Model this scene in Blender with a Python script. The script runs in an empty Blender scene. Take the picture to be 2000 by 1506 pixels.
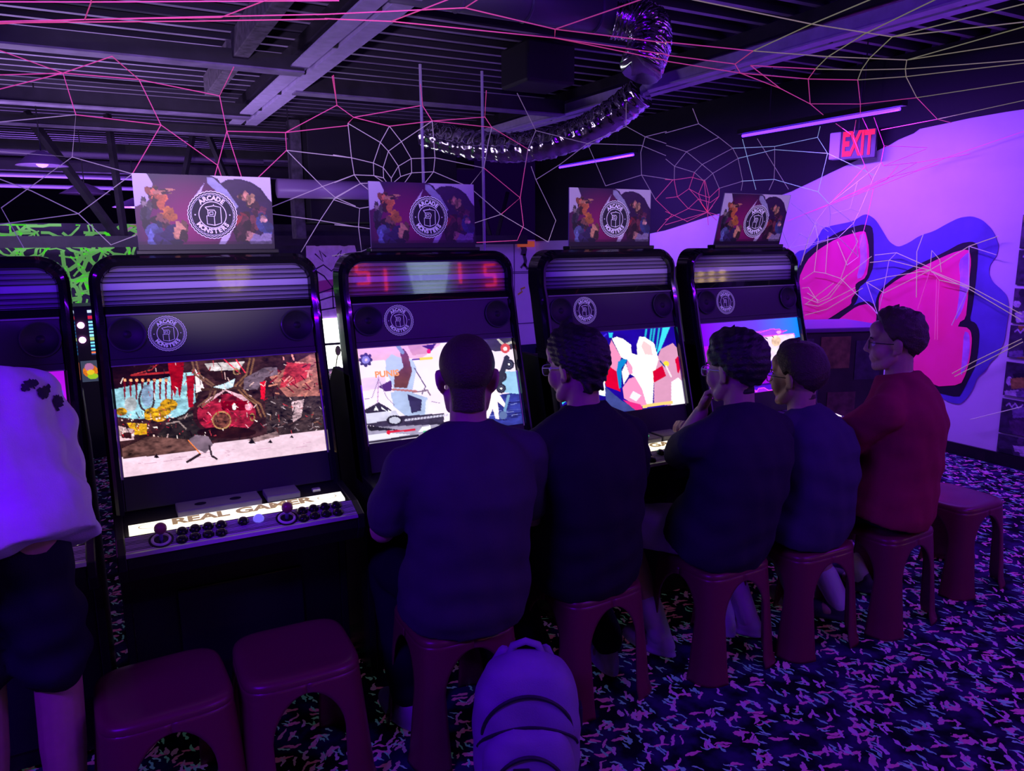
import bpy, bmesh, math, random
import numpy as np
from mathutils import Vector, Matrix
from mathutils.geometry import tessellate_polygon

sc = bpy.context.scene
COL = sc.collection
random.seed(7); RNG = np.random.default_rng(7)

# ------------------------------------------------------------------ camera
cd = bpy.data.cameras.new('camera'); cam = bpy.data.objects.new('camera', cd); COL.objects.link(cam)
cd.sensor_fit = 'HORIZONTAL'; cd.sensor_width = 36.0; cd.lens = 36.0 * 1481.0 / 2000.0
cd.clip_start = 0.02; cd.clip_end = 100
_p, _y, _r = math.radians(10.56), math.radians(28.31), math.radians(-0.44)
_f0 = Vector((math.sin(_y), math.cos(_y), 0)); _r0 = Vector((math.cos(_y), -math.sin(_y), 0)); _z = Vector((0, 0, 1))
_f = _f0 * math.cos(_p) - _z * math.sin(_p); _u = _z * math.cos(_p) + _f0 * math.sin(_p)
_R = _r0 * math.cos(_r) + _u * math.sin(_r); _U = _u * math.cos(_r) - _r0 * math.sin(_r)
cam.matrix_world = Matrix(((_R.x, _U.x, -_f.x, 0), (_R.y, _U.y, -_f.y, 0), (_R.z, _U.z, -_f.z, 1.60), (0, 0, 0, 1)))
sc.camera = cam
# ------------------------------------------------------------------ view
sc.view_settings.view_transform = 'Standard'; sc.view_settings.look = 'None'
sc.view_settings.exposure = 0.0; sc.view_settings.gamma = 1.0; sc.view_settings.use_curve_mapping = False
# ------------------------------------------------------------------ world, lamps and added fill lights
w = bpy.data.worlds.new('dim_room'); sc.world = w; w.use_nodes = True
w.node_tree.nodes['Background'].inputs[0].default_value = (0.06, 0.004, 0.30, 1); w.node_tree.nodes['Background'].inputs[1].default_value = 0.07
def area(name, loc, target, sx, sy, power, col):
    l = bpy.data.lights.new(name, 'AREA'); l.shape = 'RECTANGLE'; l.size = sx; l.size_y = sy; l.energy = power; l.color = col
    o = bpy.data.objects.new(name, l); COL.objects.link(o); o.location = loc
    o.rotation_euler = (Vector(target) - Vector(loc)).to_track_quat('-Z', 'Y').to_euler(); return o
def spot(name, loc, target, deg, power, col, blend=0.5):
    l = bpy.data.lights.new(name, 'SPOT'); l.spot_size = math.radians(deg); l.spot_blend = blend; l.energy = power; l.color = col; l.shadow_soft_size = 0.06
    o = bpy.data.objects.new(name, l); COL.objects.link(o); o.location = loc
    o.rotation_euler = (Vector(target) - Vector(loc)).to_track_quat('-Z', 'Y').to_euler(); return o
area('wall_bar_lamp', (4.6, 3.97, 2.40), (5.3, 3.9, 1.0), 1.4, 0.05, 60, (0.25, 0.060, 1.0))
area('far_bar_lamp', (4.6, 6.7, 2.41), (5.2, 6.6, 1.0), 1.3, 0.05, 46, (0.24, 0.06, 1.0))
area('unseen_violet_lamp', (-1.3, 0.7, 2.4), (-0.25, 2.1, 1.1), 1.2, 0.06, 52, (0.125, 0.0, 1.0))
area('unseen_violet_lamp', (2.4, -0.6, 2.8), (2.2, 2.0, 0.6), 1.4, 0.06, 34, (0.19, 0.004, 1.0))
area('unseen_violet_lamp', (4.6, 1.0, 2.6), (4.0, 2.2, 0.0), 1.4, 0.06, 24, (0.22, 0.012, 1.0))
area('unseen_violet_lamp', (-0.6, 7.0, 1.3), (-0.4, 7.4, 3.0), 2.2, 0.5, 75, (0.60, 0.42, 0.95))  # added upward fill for the left deck ribs, no fixture there
area('far_hall_fill', (-0.4, 12.6, 1.9), (-0.4, 12.8, 3.0), 4.0, 1.5, 130, (0.42, 0.20, 1.0))  # added fill that brightens the far ceiling from below
area('far_hall_fill', (-0.2, 8.6, 2.3), (-0.2, 9.8, 1.2), 2.5, 0.1, 14, (0.55, 0.36, 1.0))  # added fill aimed at the branch mural
spot('ceiling_fill_spot', (-0.6, -1.2, 1.5), (0.95, 4.7, 2.85), 31, 720, (0.66, 0.48, 0.98), 0.9)  # added unseen spot, brightens the beam and left ceiling only
spot('sign_fill_spot', (0.2, -0.4, 2.8), (0.34, 2.78, 1.70), 15, 170, (1.0, 0.82, 0.92), 0.6)  # added unseen spots that brighten the sign boards
spot('sign_fill_spot', (1.7, -0.4, 2.8), (2.00, 2.78, 1.70), 14, 170, (1.0, 0.82, 0.92), 0.6)
spot('sign_fill_spot', (2.3, -0.4, 2.8), (2.80, 2.74, 1.70), 12, 170, (1.0, 0.82, 0.92), 0.6)

# ------------------------------------------------------------------ materials
def lin(c):
    return tuple(((x / 255) / 12.92 if x / 255 <= 0.04045 else ((x / 255 + 0.055) / 1.055) ** 2.4) for x in c)
MATS = {}
def mat(name, col, rough=0.5, metal=0.0, emit=None, es=0.0, spec=0.5, trans=0.0, alpha=1.0, bump=0.0, bscale=60, coat=0.0, var=0.0, vscale=8):
    if name in MATS: return MATS[name]
    m = bpy.data.materials.new(name); m.use_nodes = True; nt = m.node_tree; b = nt.nodes['Principled BSDF']
    c4 = (*col, 1)
    b.inputs['Base Color'].default_value = c4; b.inputs['Roughness'].default_value = rough; b.inputs['Metallic'].default_value = metal
    b.inputs['Specular IOR Level'].default_value = spec; b.inputs['Transmission Weight'].default_value = trans; b.inputs['Alpha'].default_value = alpha
    b.inputs['Coat Weight'].default_value = coat
    if emit: b.inputs['Emission Color'].default_value = (*emit, 1); b.inputs['Emission Strength'].default_value = es
    if bump or var:
        tc = nt.nodes.new('ShaderNodeTexCoord')
        if var:
            n = nt.nodes.new('ShaderNodeTexNoise'); n.inputs['Scale'].default_value = vscale; n.inputs['Detail'].default_value = 5
            nt.links.new(tc.outputs['Object'], n.inputs['Vector'])
            r = nt.nodes.new('ShaderNodeValToRGB'); nt.links.new(n.outputs['Fac'], r.inputs[0])
            r.color_ramp.elements[0].position = 0.3; r.color_ramp.elements[1].position = 0.7
            r.color_ramp.elements[0].color = (*[x * (1 - var) for x in col], 1); r.color_ramp.elements[1].color = (*[min(1, x * (1 + var)) for x in col], 1)
            nt.links.new(r.outputs[0], b.inputs['Base Color'])
        if bump:
            n2 = nt.nodes.new('ShaderNodeTexNoise'); n2.inputs['Scale'].default_value = bscale; n2.inputs['Detail'].default_value = 4
            nt.links.new(tc.outputs['Object'], n2.inputs['Vector'])
            bp = nt.nodes.new('ShaderNodeBump'); bp.inputs['Strength'].default_value = bump; bp.inputs['Distance'].default_value = 0.01
            nt.links.new(n2.outputs['Fac'], bp.inputs['Height']); nt.links.new(bp.outputs[0], b.inputs['Normal'])
    MATS[name] = m; return m
def colmat(name, emis=0.0, rough=0.5, coat=0.0, base=True):
    """print or picture whose colours are stored on the mesh"""
    if name in MATS: return MATS[name]
    m = bpy.data.materials.new(name); m.use_nodes = True; nt = m.node_tree; b = nt.nodes['Principled BSDF']
    a = nt.nodes.new('ShaderNodeVertexColor'); a.layer_name = 'Col'
    b.inputs['Roughness'].default_value = rough; b.inputs['Coat Weight'].default_value = coat
    if base: nt.links.new(a.outputs[0], b.inputs['Base Color'])
    else: b.inputs['Base Color'].default_value = (0.01, 0.01, 0.012, 1)
    if emis: nt.links.new(a.outputs[0], b.inputs['Emission Color']); b.inputs['Emission Strength'].default_value = emis
    MATS[name] = m; return m

# ------------------------------------------------------------------ mesh helpers
def tag(o, label=None, cat=None, group=None, kind=None):
    if label: o['label'] = label
    if cat: o['category'] = cat
    if group: o['group'] = group
    if kind: o['kind'] = kind
    return o
def empty(name, loc, label=None, cat=None, group=None, kind=None, rz=0):
    o = bpy.data.objects.new(name, None); COL.objects.link(o); o.location = loc; o.rotation_euler = (0, 0, rz); o.empty_display_size = 0.1
    return tag(o, label, cat, group, kind)
def link(name, me, parent=None, loc=None, m=None):
    o = bpy.data.objects.new(name, me); COL.objects.link(o)
    if parent: o.parent = parent
    if loc is not None: o.location = loc
    if m and not me.materials: me.materials.append(m)
    return o
class MB:
    def __init__(s): s.v = []; s.f = []
    def add(s, v, f):
        n = len(s.v); s.v += [tuple(p) for p in v]; s.f += [tuple(i + n for i in q) for q in f]; return s
    def box(s, x0, x1, y0, y1, z0, z1):
        return s.add([(x0, y0, z0), (x1, y0, z0), (x1, y1, z0), (x0, y1, z0), (x0, y0, z1), (x1, y0, z1), (x1, y1, z1), (x0, y1, z1)],
                     [(0, 3, 2, 1), (4, 5, 6, 7), (0, 1, 5, 4), (1, 2, 6, 5), (2, 3, 7, 6), (3, 0, 4, 7)])
    def tube(s, pts, r, n=6, cap=True, closed=False):
        P = [np.array(p, float) for p in pts]; R = r if hasattr(r, '__len__') else [r] * len(P)
        N = len(P); up = np.array([0.0, 0.0, 1.0]); V = []; pa = None
        for i in range(N):
            a = P[(i - 1) % N] if (i > 0 or closed) else P[i]; b = P[(i + 1) % N] if (i < N - 1 or closed) else P[i]
            t = b - a; t = t / (np.linalg.norm(t) + 1e-12)
            if pa is None:
                pa = np.cross(t, up)
                if np.linalg.norm(pa) < 1e-3: pa = np.cross(t, [1.0, 0, 0])
            pa = pa - t * (pa @ t); pa = pa / np.linalg.norm(pa); pb = np.cross(t, pa)
            for k in range(n):
                q = 2 * math.pi * k / n; V.append(P[i] + R[i] * (math.cos(q) * pa + math.sin(q) * pb))
        F = []
        for i in range(N if closed else N - 1):
            j = (i + 1) % N
            for k in range(n): F.append((i * n + k, i * n + (k + 1) % n, j * n + (k + 1) % n, j * n + k))
        if cap and not closed: F.append(tuple(range(n))[::-1]); F.append(tuple((N - 1) * n + k for k in range(n)))
        return s.add(V, F)
    def ell(s, c, r, n=16, rot=None):
        V = [(0, 0, r[2])]; m = n // 2
        for i in range(1, m):
            t = math.pi * i / m
            for k in range(n): q = 2 * math.pi * k / n; V.append((r[0] * math.sin(t) * math.cos(q), r[1] * math.sin(t) * math.sin(q), r[2] * math.cos(t)))
        V.append((0, 0, -r[2])); V = np.array(V)
        if rot is not None: V = V @ np.array(rot).T
        V = V + np.array(c); F = []
        for k in range(n): F.append((0, 1 + k, 1 + (k + 1) % n))
        for i in range(m - 2):
            for k in range(n): a = 1 + i * n; F.append((a + k, a + n + k, a + n + (k + 1) % n, a + (k + 1) % n))
        L = len(V) - 1; a = 1 + (m - 2) * n
        for k in range(n): F.append((L, a + (k + 1) % n, a + k))
        return s.add(V, F)
    def lathe(s, prof, c=(0, 0, 0), n=20, axis='z'):
        V = []; F = []
        for (r, h) in prof:
            for k in range(n):
                q = 2 * math.pi * k / n; a, b = r * math.cos(q), r * math.sin(q)
                V.append((c[0] + a, c[1] + b, c[2] + h) if axis == 'z' else (c[0] + a, c[1] - h, c[2] + b) if axis == 'y' else (c[0] + h, c[1] + a, c[2] + b))
        for i in range(len(prof) - 1):
            for k in range(n): F.append((i * n + k, i * n + (k + 1) % n, (i + 1) * n + (k + 1) % n, (i + 1) * n + k))
        if prof[0][0] > 1e-6: F.append(tuple(range(n))[::-1])
        if prof[-1][0] > 1e-6: F.append(tuple((len(prof) - 1) * n + k for k in range(n)))
        return s.add(V, F)
    def prism_x(s, prof, x0, x1):
        """closed (y,z) outline pushed along x"""
        n = len(prof); V = [(x0, y, z) for y, z in prof] + [(x1, y, z) for y, z in prof]
        F = [tuple(range(n)), tuple(range(2 * n - 1, n - 1, -1))] + [(i, i + n, (i + 1) % n + n, (i + 1) % n) for i in range(n)]
        return s.add(V, F)
    def strip(s, A, B):
        n = len(A); return s.add(list(A) + list(B), [(i, i + 1, n + i + 1, n + i) for i in range(n - 1)])
    def ribbon(s, pts, wd, closed=False):
        """flat line in the xz plane of a drawing (x,z)"""
        P = [np.array(p, float) for p in pts]; N = len(P); A = []; B = []
        for i in range(N):
            a = P[(i - 1) % N] if (i > 0 or closed) else P[i]; b = P[(i + 1) % N] if (i < N - 1 or closed) else P[i]
            t = b - a; t = t / (np.linalg.norm(t) + 1e-9); nn = np.array([-t[1], t[0]]) * wd / 2
            A.append((P[i][0] + nn[0], 0, P[i][1] + nn[1])); B.append((P[i][0] - nn[0], 0, P[i][1] - nn[1]))
        if closed: A.append(A[0]); B.append(B[0])
        return s.strip(A, B)
    def mesh(s, name):
        me = bpy.data.meshes.new(name); me.from_pydata(s.v, [], s.f); me.update()
        bm = bmesh.new(); bm.from_mesh(me); bmesh.ops.recalc_face_normals(bm, faces=bm.faces); bm.to_mesh(me); bm.free(); return me
    def build(s, name, m, parent=None, loc=None, smooth=False, bevel=0.0, seg=2):
        me = s.mesh(name); me.materials.append(m)
        if smooth: me.polygons.foreach_set('use_smooth', [True] * len(me.polygons))
        o = link(name, me, parent, loc)
        if bevel:
            b = o.modifiers.new('bevel', 'BEVEL'); b.width = bevel; b.segments = seg; b.limit_method = 'ANGLE'; b.angle_limit = 0.6
        return o
DG = lambda: bpy.context.evaluated_depsgraph_get()
def remesh(mb, name, voxel, smooth=4, disp=None):
    """one continuous skin over everything in mb"""
    me = bpy.data.meshes.new(name); me.from_pydata(mb.v, [], mb.f); me.update()
    bm = bmesh.new(); bm.from_mesh(me); bmesh.ops.recalc_face_normals(bm, faces=bm.faces); bm.to_mesh(me); bm.free()
    o = bpy.data.objects.new('tmp', me); COL.objects.link(o)
    r = o.modifiers.new('r', 'REMESH'); r.mode = 'VOXEL'; r.voxel_size = voxel; r.adaptivity = 0
    sm = o.modifiers.new('s', 'SMOOTH'); sm.factor = 0.5; sm.iterations = smooth
    out = bpy.data.meshes.new_from_object(o.evaluated_get(DG())); out.name = name
    bpy.data.objects.remove(o); bpy.data.meshes.remove(me)
    if disp is not None:
        n = len(out.vertices); co = np.empty(n * 3, np.float32); out.vertices.foreach_get('co', co); co = co.reshape(-1, 3)
        no = np.empty(n * 3, np.float32); out.vertices.foreach_get('normal', no); no = no.reshape(-1, 3)
        out.vertices.foreach_set('co', (co + no * disp(co)[:, None]).astype(np.float32).ravel()); out.update()
    out.polygons.foreach_set('use_smooth', [True] * len(out.polygons)); return out
def text_geo(body, size, bold=0.0, align='CENTER'):
    """letters as flat mesh in the xz plane -> (verts, faces)"""
    cu = bpy.data.curves.new('t', 'FONT'); cu.body = body; cu.size = size; cu.align_x = align; cu.align_y = 'CENTER'; cu.offset = bold; cu.resolution_u = 3
    o = bpy.data.objects.new('t', cu); COL.objects.link(o); me = bpy.data.meshes.new_from_object(o.evaluated_get(DG()))
    V = [(v.co.x, 0.0, v.co.y) for v in me.vertices]; F = [tuple(p.vertices) for p in me.polygons]
    bpy.data.objects.remove(o); bpy.data.curves.remove(cu); bpy.data.meshes.remove(me); return V, F
def copy_tree(o, parent=None):
    c = o.copy(); COL.objects.link(c)
    if parent: c.parent = parent
    for ch in list(o.children): copy_tree(ch, c)
    return c
def fill(name, pts2, m, fn, parent=None):
    """flat painted shape: outline (a,b) -> fn(a,b) in space"""
    tri = tessellate_polygon([[Vector((p[0], p[1], 0)) for p in pts2]]); me = bpy.data.meshes.new(name); me.from_pydata([fn(*p) for p in pts2], [], [tuple(t) for t in tri]); me.update(); me.materials.append(m); return link(name, me, parent)
def smoothpoly(p, n=2):
    P = [np.array(q, float) for q in p]
    for _ in range(n):
        Q = []
        for i in range(len(P)): a, b = P[i], P[(i + 1) % len(P)]; Q += [a * .8 + b * .2, a * .2 + b * .8]
        P = Q
    return [tuple(q) for q in P]

# ------------------------------------------------------------------ little paint box for screens and prints
class Canvas:
    def __init__(s, w, h, corners=None, bg=(0, 0, 0)):
        s.w, s.h = w, h; s.a = np.zeros((h, w, 3)); s.a[:] = bg
        ys, xs = np.mgrid[0:h, 0:w]; X = xs / (w - 1.0); Y = ys / (h - 1.0)
        if corners:    # the shapes are given in the coordinates of a flat sketch with these four corners
            src = [(0, 0), (1, 0), (1, 1), (0, 1)]; A = []; B = []
            for (x, y), (u, v) in zip(src, corners):
                A += [[x, y, 1, 0, 0, 0, -u * x, -u * y], [0, 0, 0, x, y, 1, -v * x, -v * y]]; B += [u, v]
            q = np.append(np.linalg.solve(np.array(A, float), np.array(B, float)), 1).reshape(3, 3)
            d = q[2, 0] * X + q[2, 1] * Y + 1; s.X = (q[0, 0] * X + q[0, 1] * Y + q[0, 2]) / d; s.Y = (q[1, 0] * X + q[1, 1] * Y + q[1, 2]) / d
        else: s.X, s.Y = X, Y
        s.U, s.V = X, Y
    def put(s, m, c, n=0.0, sc=14):
        c = np.array(lin(c)); k = np.ones((s.h, s.w))
        if n: k = 1 + n * s.noise(sc)
        s.a[m] = (c[None, :] * np.clip(k[m], 0.05, 3)[:, None])
    def noise(s, sc=14, seed=None):
        g = np.random.default_rng(seed if seed is not None else int(RNG.integers(1e6))); N = np.zeros((s.h, s.w)); amp = 1.0; tot = 0
        for o in range(3):
            q = int(sc * 2 ** o) + 2; G = g.uniform(-1, 1, (q, q)); x = s.U * (q - 1.001); y = s.V * (q - 1.001); i = x.astype(int); j = y.astype(int)
            fx = x - i; fy = y - j; N += amp * ((G[j, i] * (1 - fx) + G[j, i + 1] * fx) * (1 - fy) + (G[j + 1, i] * (1 - fx) + G[j + 1, i + 1] * fx) * fy); tot += amp; amp *= 0.7
        return N / tot * 1.6
    def poly(s, p, c, n=0.0, sc=14):
        m = np.zeros((s.h, s.w), bool); j = len(p) - 1
        for i in range(len(p)):
            (xi, yi), (xj, yj) = p[i], p[j]
            k = ((yi > s.Y) != (yj > s.Y)) & (s.X < (xj - xi) * (s.Y - yi) / ((yj - yi) or 1e-9) + xi); m ^= k; j = i
        s.put(m, c, n, sc); return s
    def disc(s, x, y, rx, c, ry=None, n=0.0, ring=0.0, sc=14):
        d = ((s.X - x) / rx) ** 2 + ((s.Y - y) / (ry or rx)) ** 2; s.put((d < 1) & (d > ring * ring), c, n, sc); return s
    def line(s, p, wd, c):
        for (x0, y0), (x1, y1) in zip(p[:-1], p[1:]):
            dx, dy = x1 - x0, y1 - y0; L = dx * dx + dy * dy + 1e-9; t = np.clip(((s.X - x0) * dx + (s.Y - y0) * dy) / L, 0, 1)
            s.put((s.X - x0 - t * dx) ** 2 + (s.Y - y0 - t * dy) ** 2 < (wd / 2) ** 2, c)
        return s
    def mesh(s, name, m, P00, P10, P01):
        """P00 top left, P10 top right, P01 bottom left"""
        P00, P10, P01 = map(lambda q: np.array(q, float), (P00, P10, P01))
        V = P00 + s.U[..., None] * (P10 - P00) + s.V[..., None] * (P01 - P00); h, w_ = s.h, s.w
        i = np.arange(h * w_).reshape(h, w_); F = np.stack([i[:-1, :-1], i[1:, :-1], i[1:, 1:], i[:-1, 1:]], -1).reshape(-1, 4)
        me = bpy.data.meshes.new(name); me.vertices.add(h * w_); me.vertices.foreach_set('co', V.astype(np.float32).ravel())
        me.loops.add(F.size); me.loops.foreach_set('vertex_index', F.astype(np.int32).ravel()); me.polygons.add(len(F))
        me.polygons.foreach_set('loop_start', np.arange(0, F.size, 4, dtype=np.int32)); me.update(calc_edges=True)
        ca = me.color_attributes.new('Col', 'FLOAT_COLOR', 'POINT'); q = np.ones((h * w_, 4), np.float32); q[:, :3] = np.clip(s.a, 0, 4).reshape(-1, 3); ca.data.foreach_set('color', q.ravel())
        me.materials.append(m); return me

# common materials
BLK = mat('black_plastic', (0.008, 0.007, 0.010), 0.35)
GLOSS = mat('black_gloss', (0.006, 0.005, 0.008), 0.12, coat=0.6)
DARKM = mat('dark_steel', (0.02, 0.016, 0.026), 0.5, var=0.4)
PURPLEGREY = mat('painted_steel', (0.62, 0.52, 0.80), 0.6, var=0.12, vscale=14)
LAV = mat('logo_white', (0.80, 0.74, 0.86), 0.6, emit=(0.60, 0.50, 0.80), es=0.20)  # slight emission added to make the printed emblem look brighter
WHITE = mat('white_paint', (0.80, 0.78, 0.82), 0.7)
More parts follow.
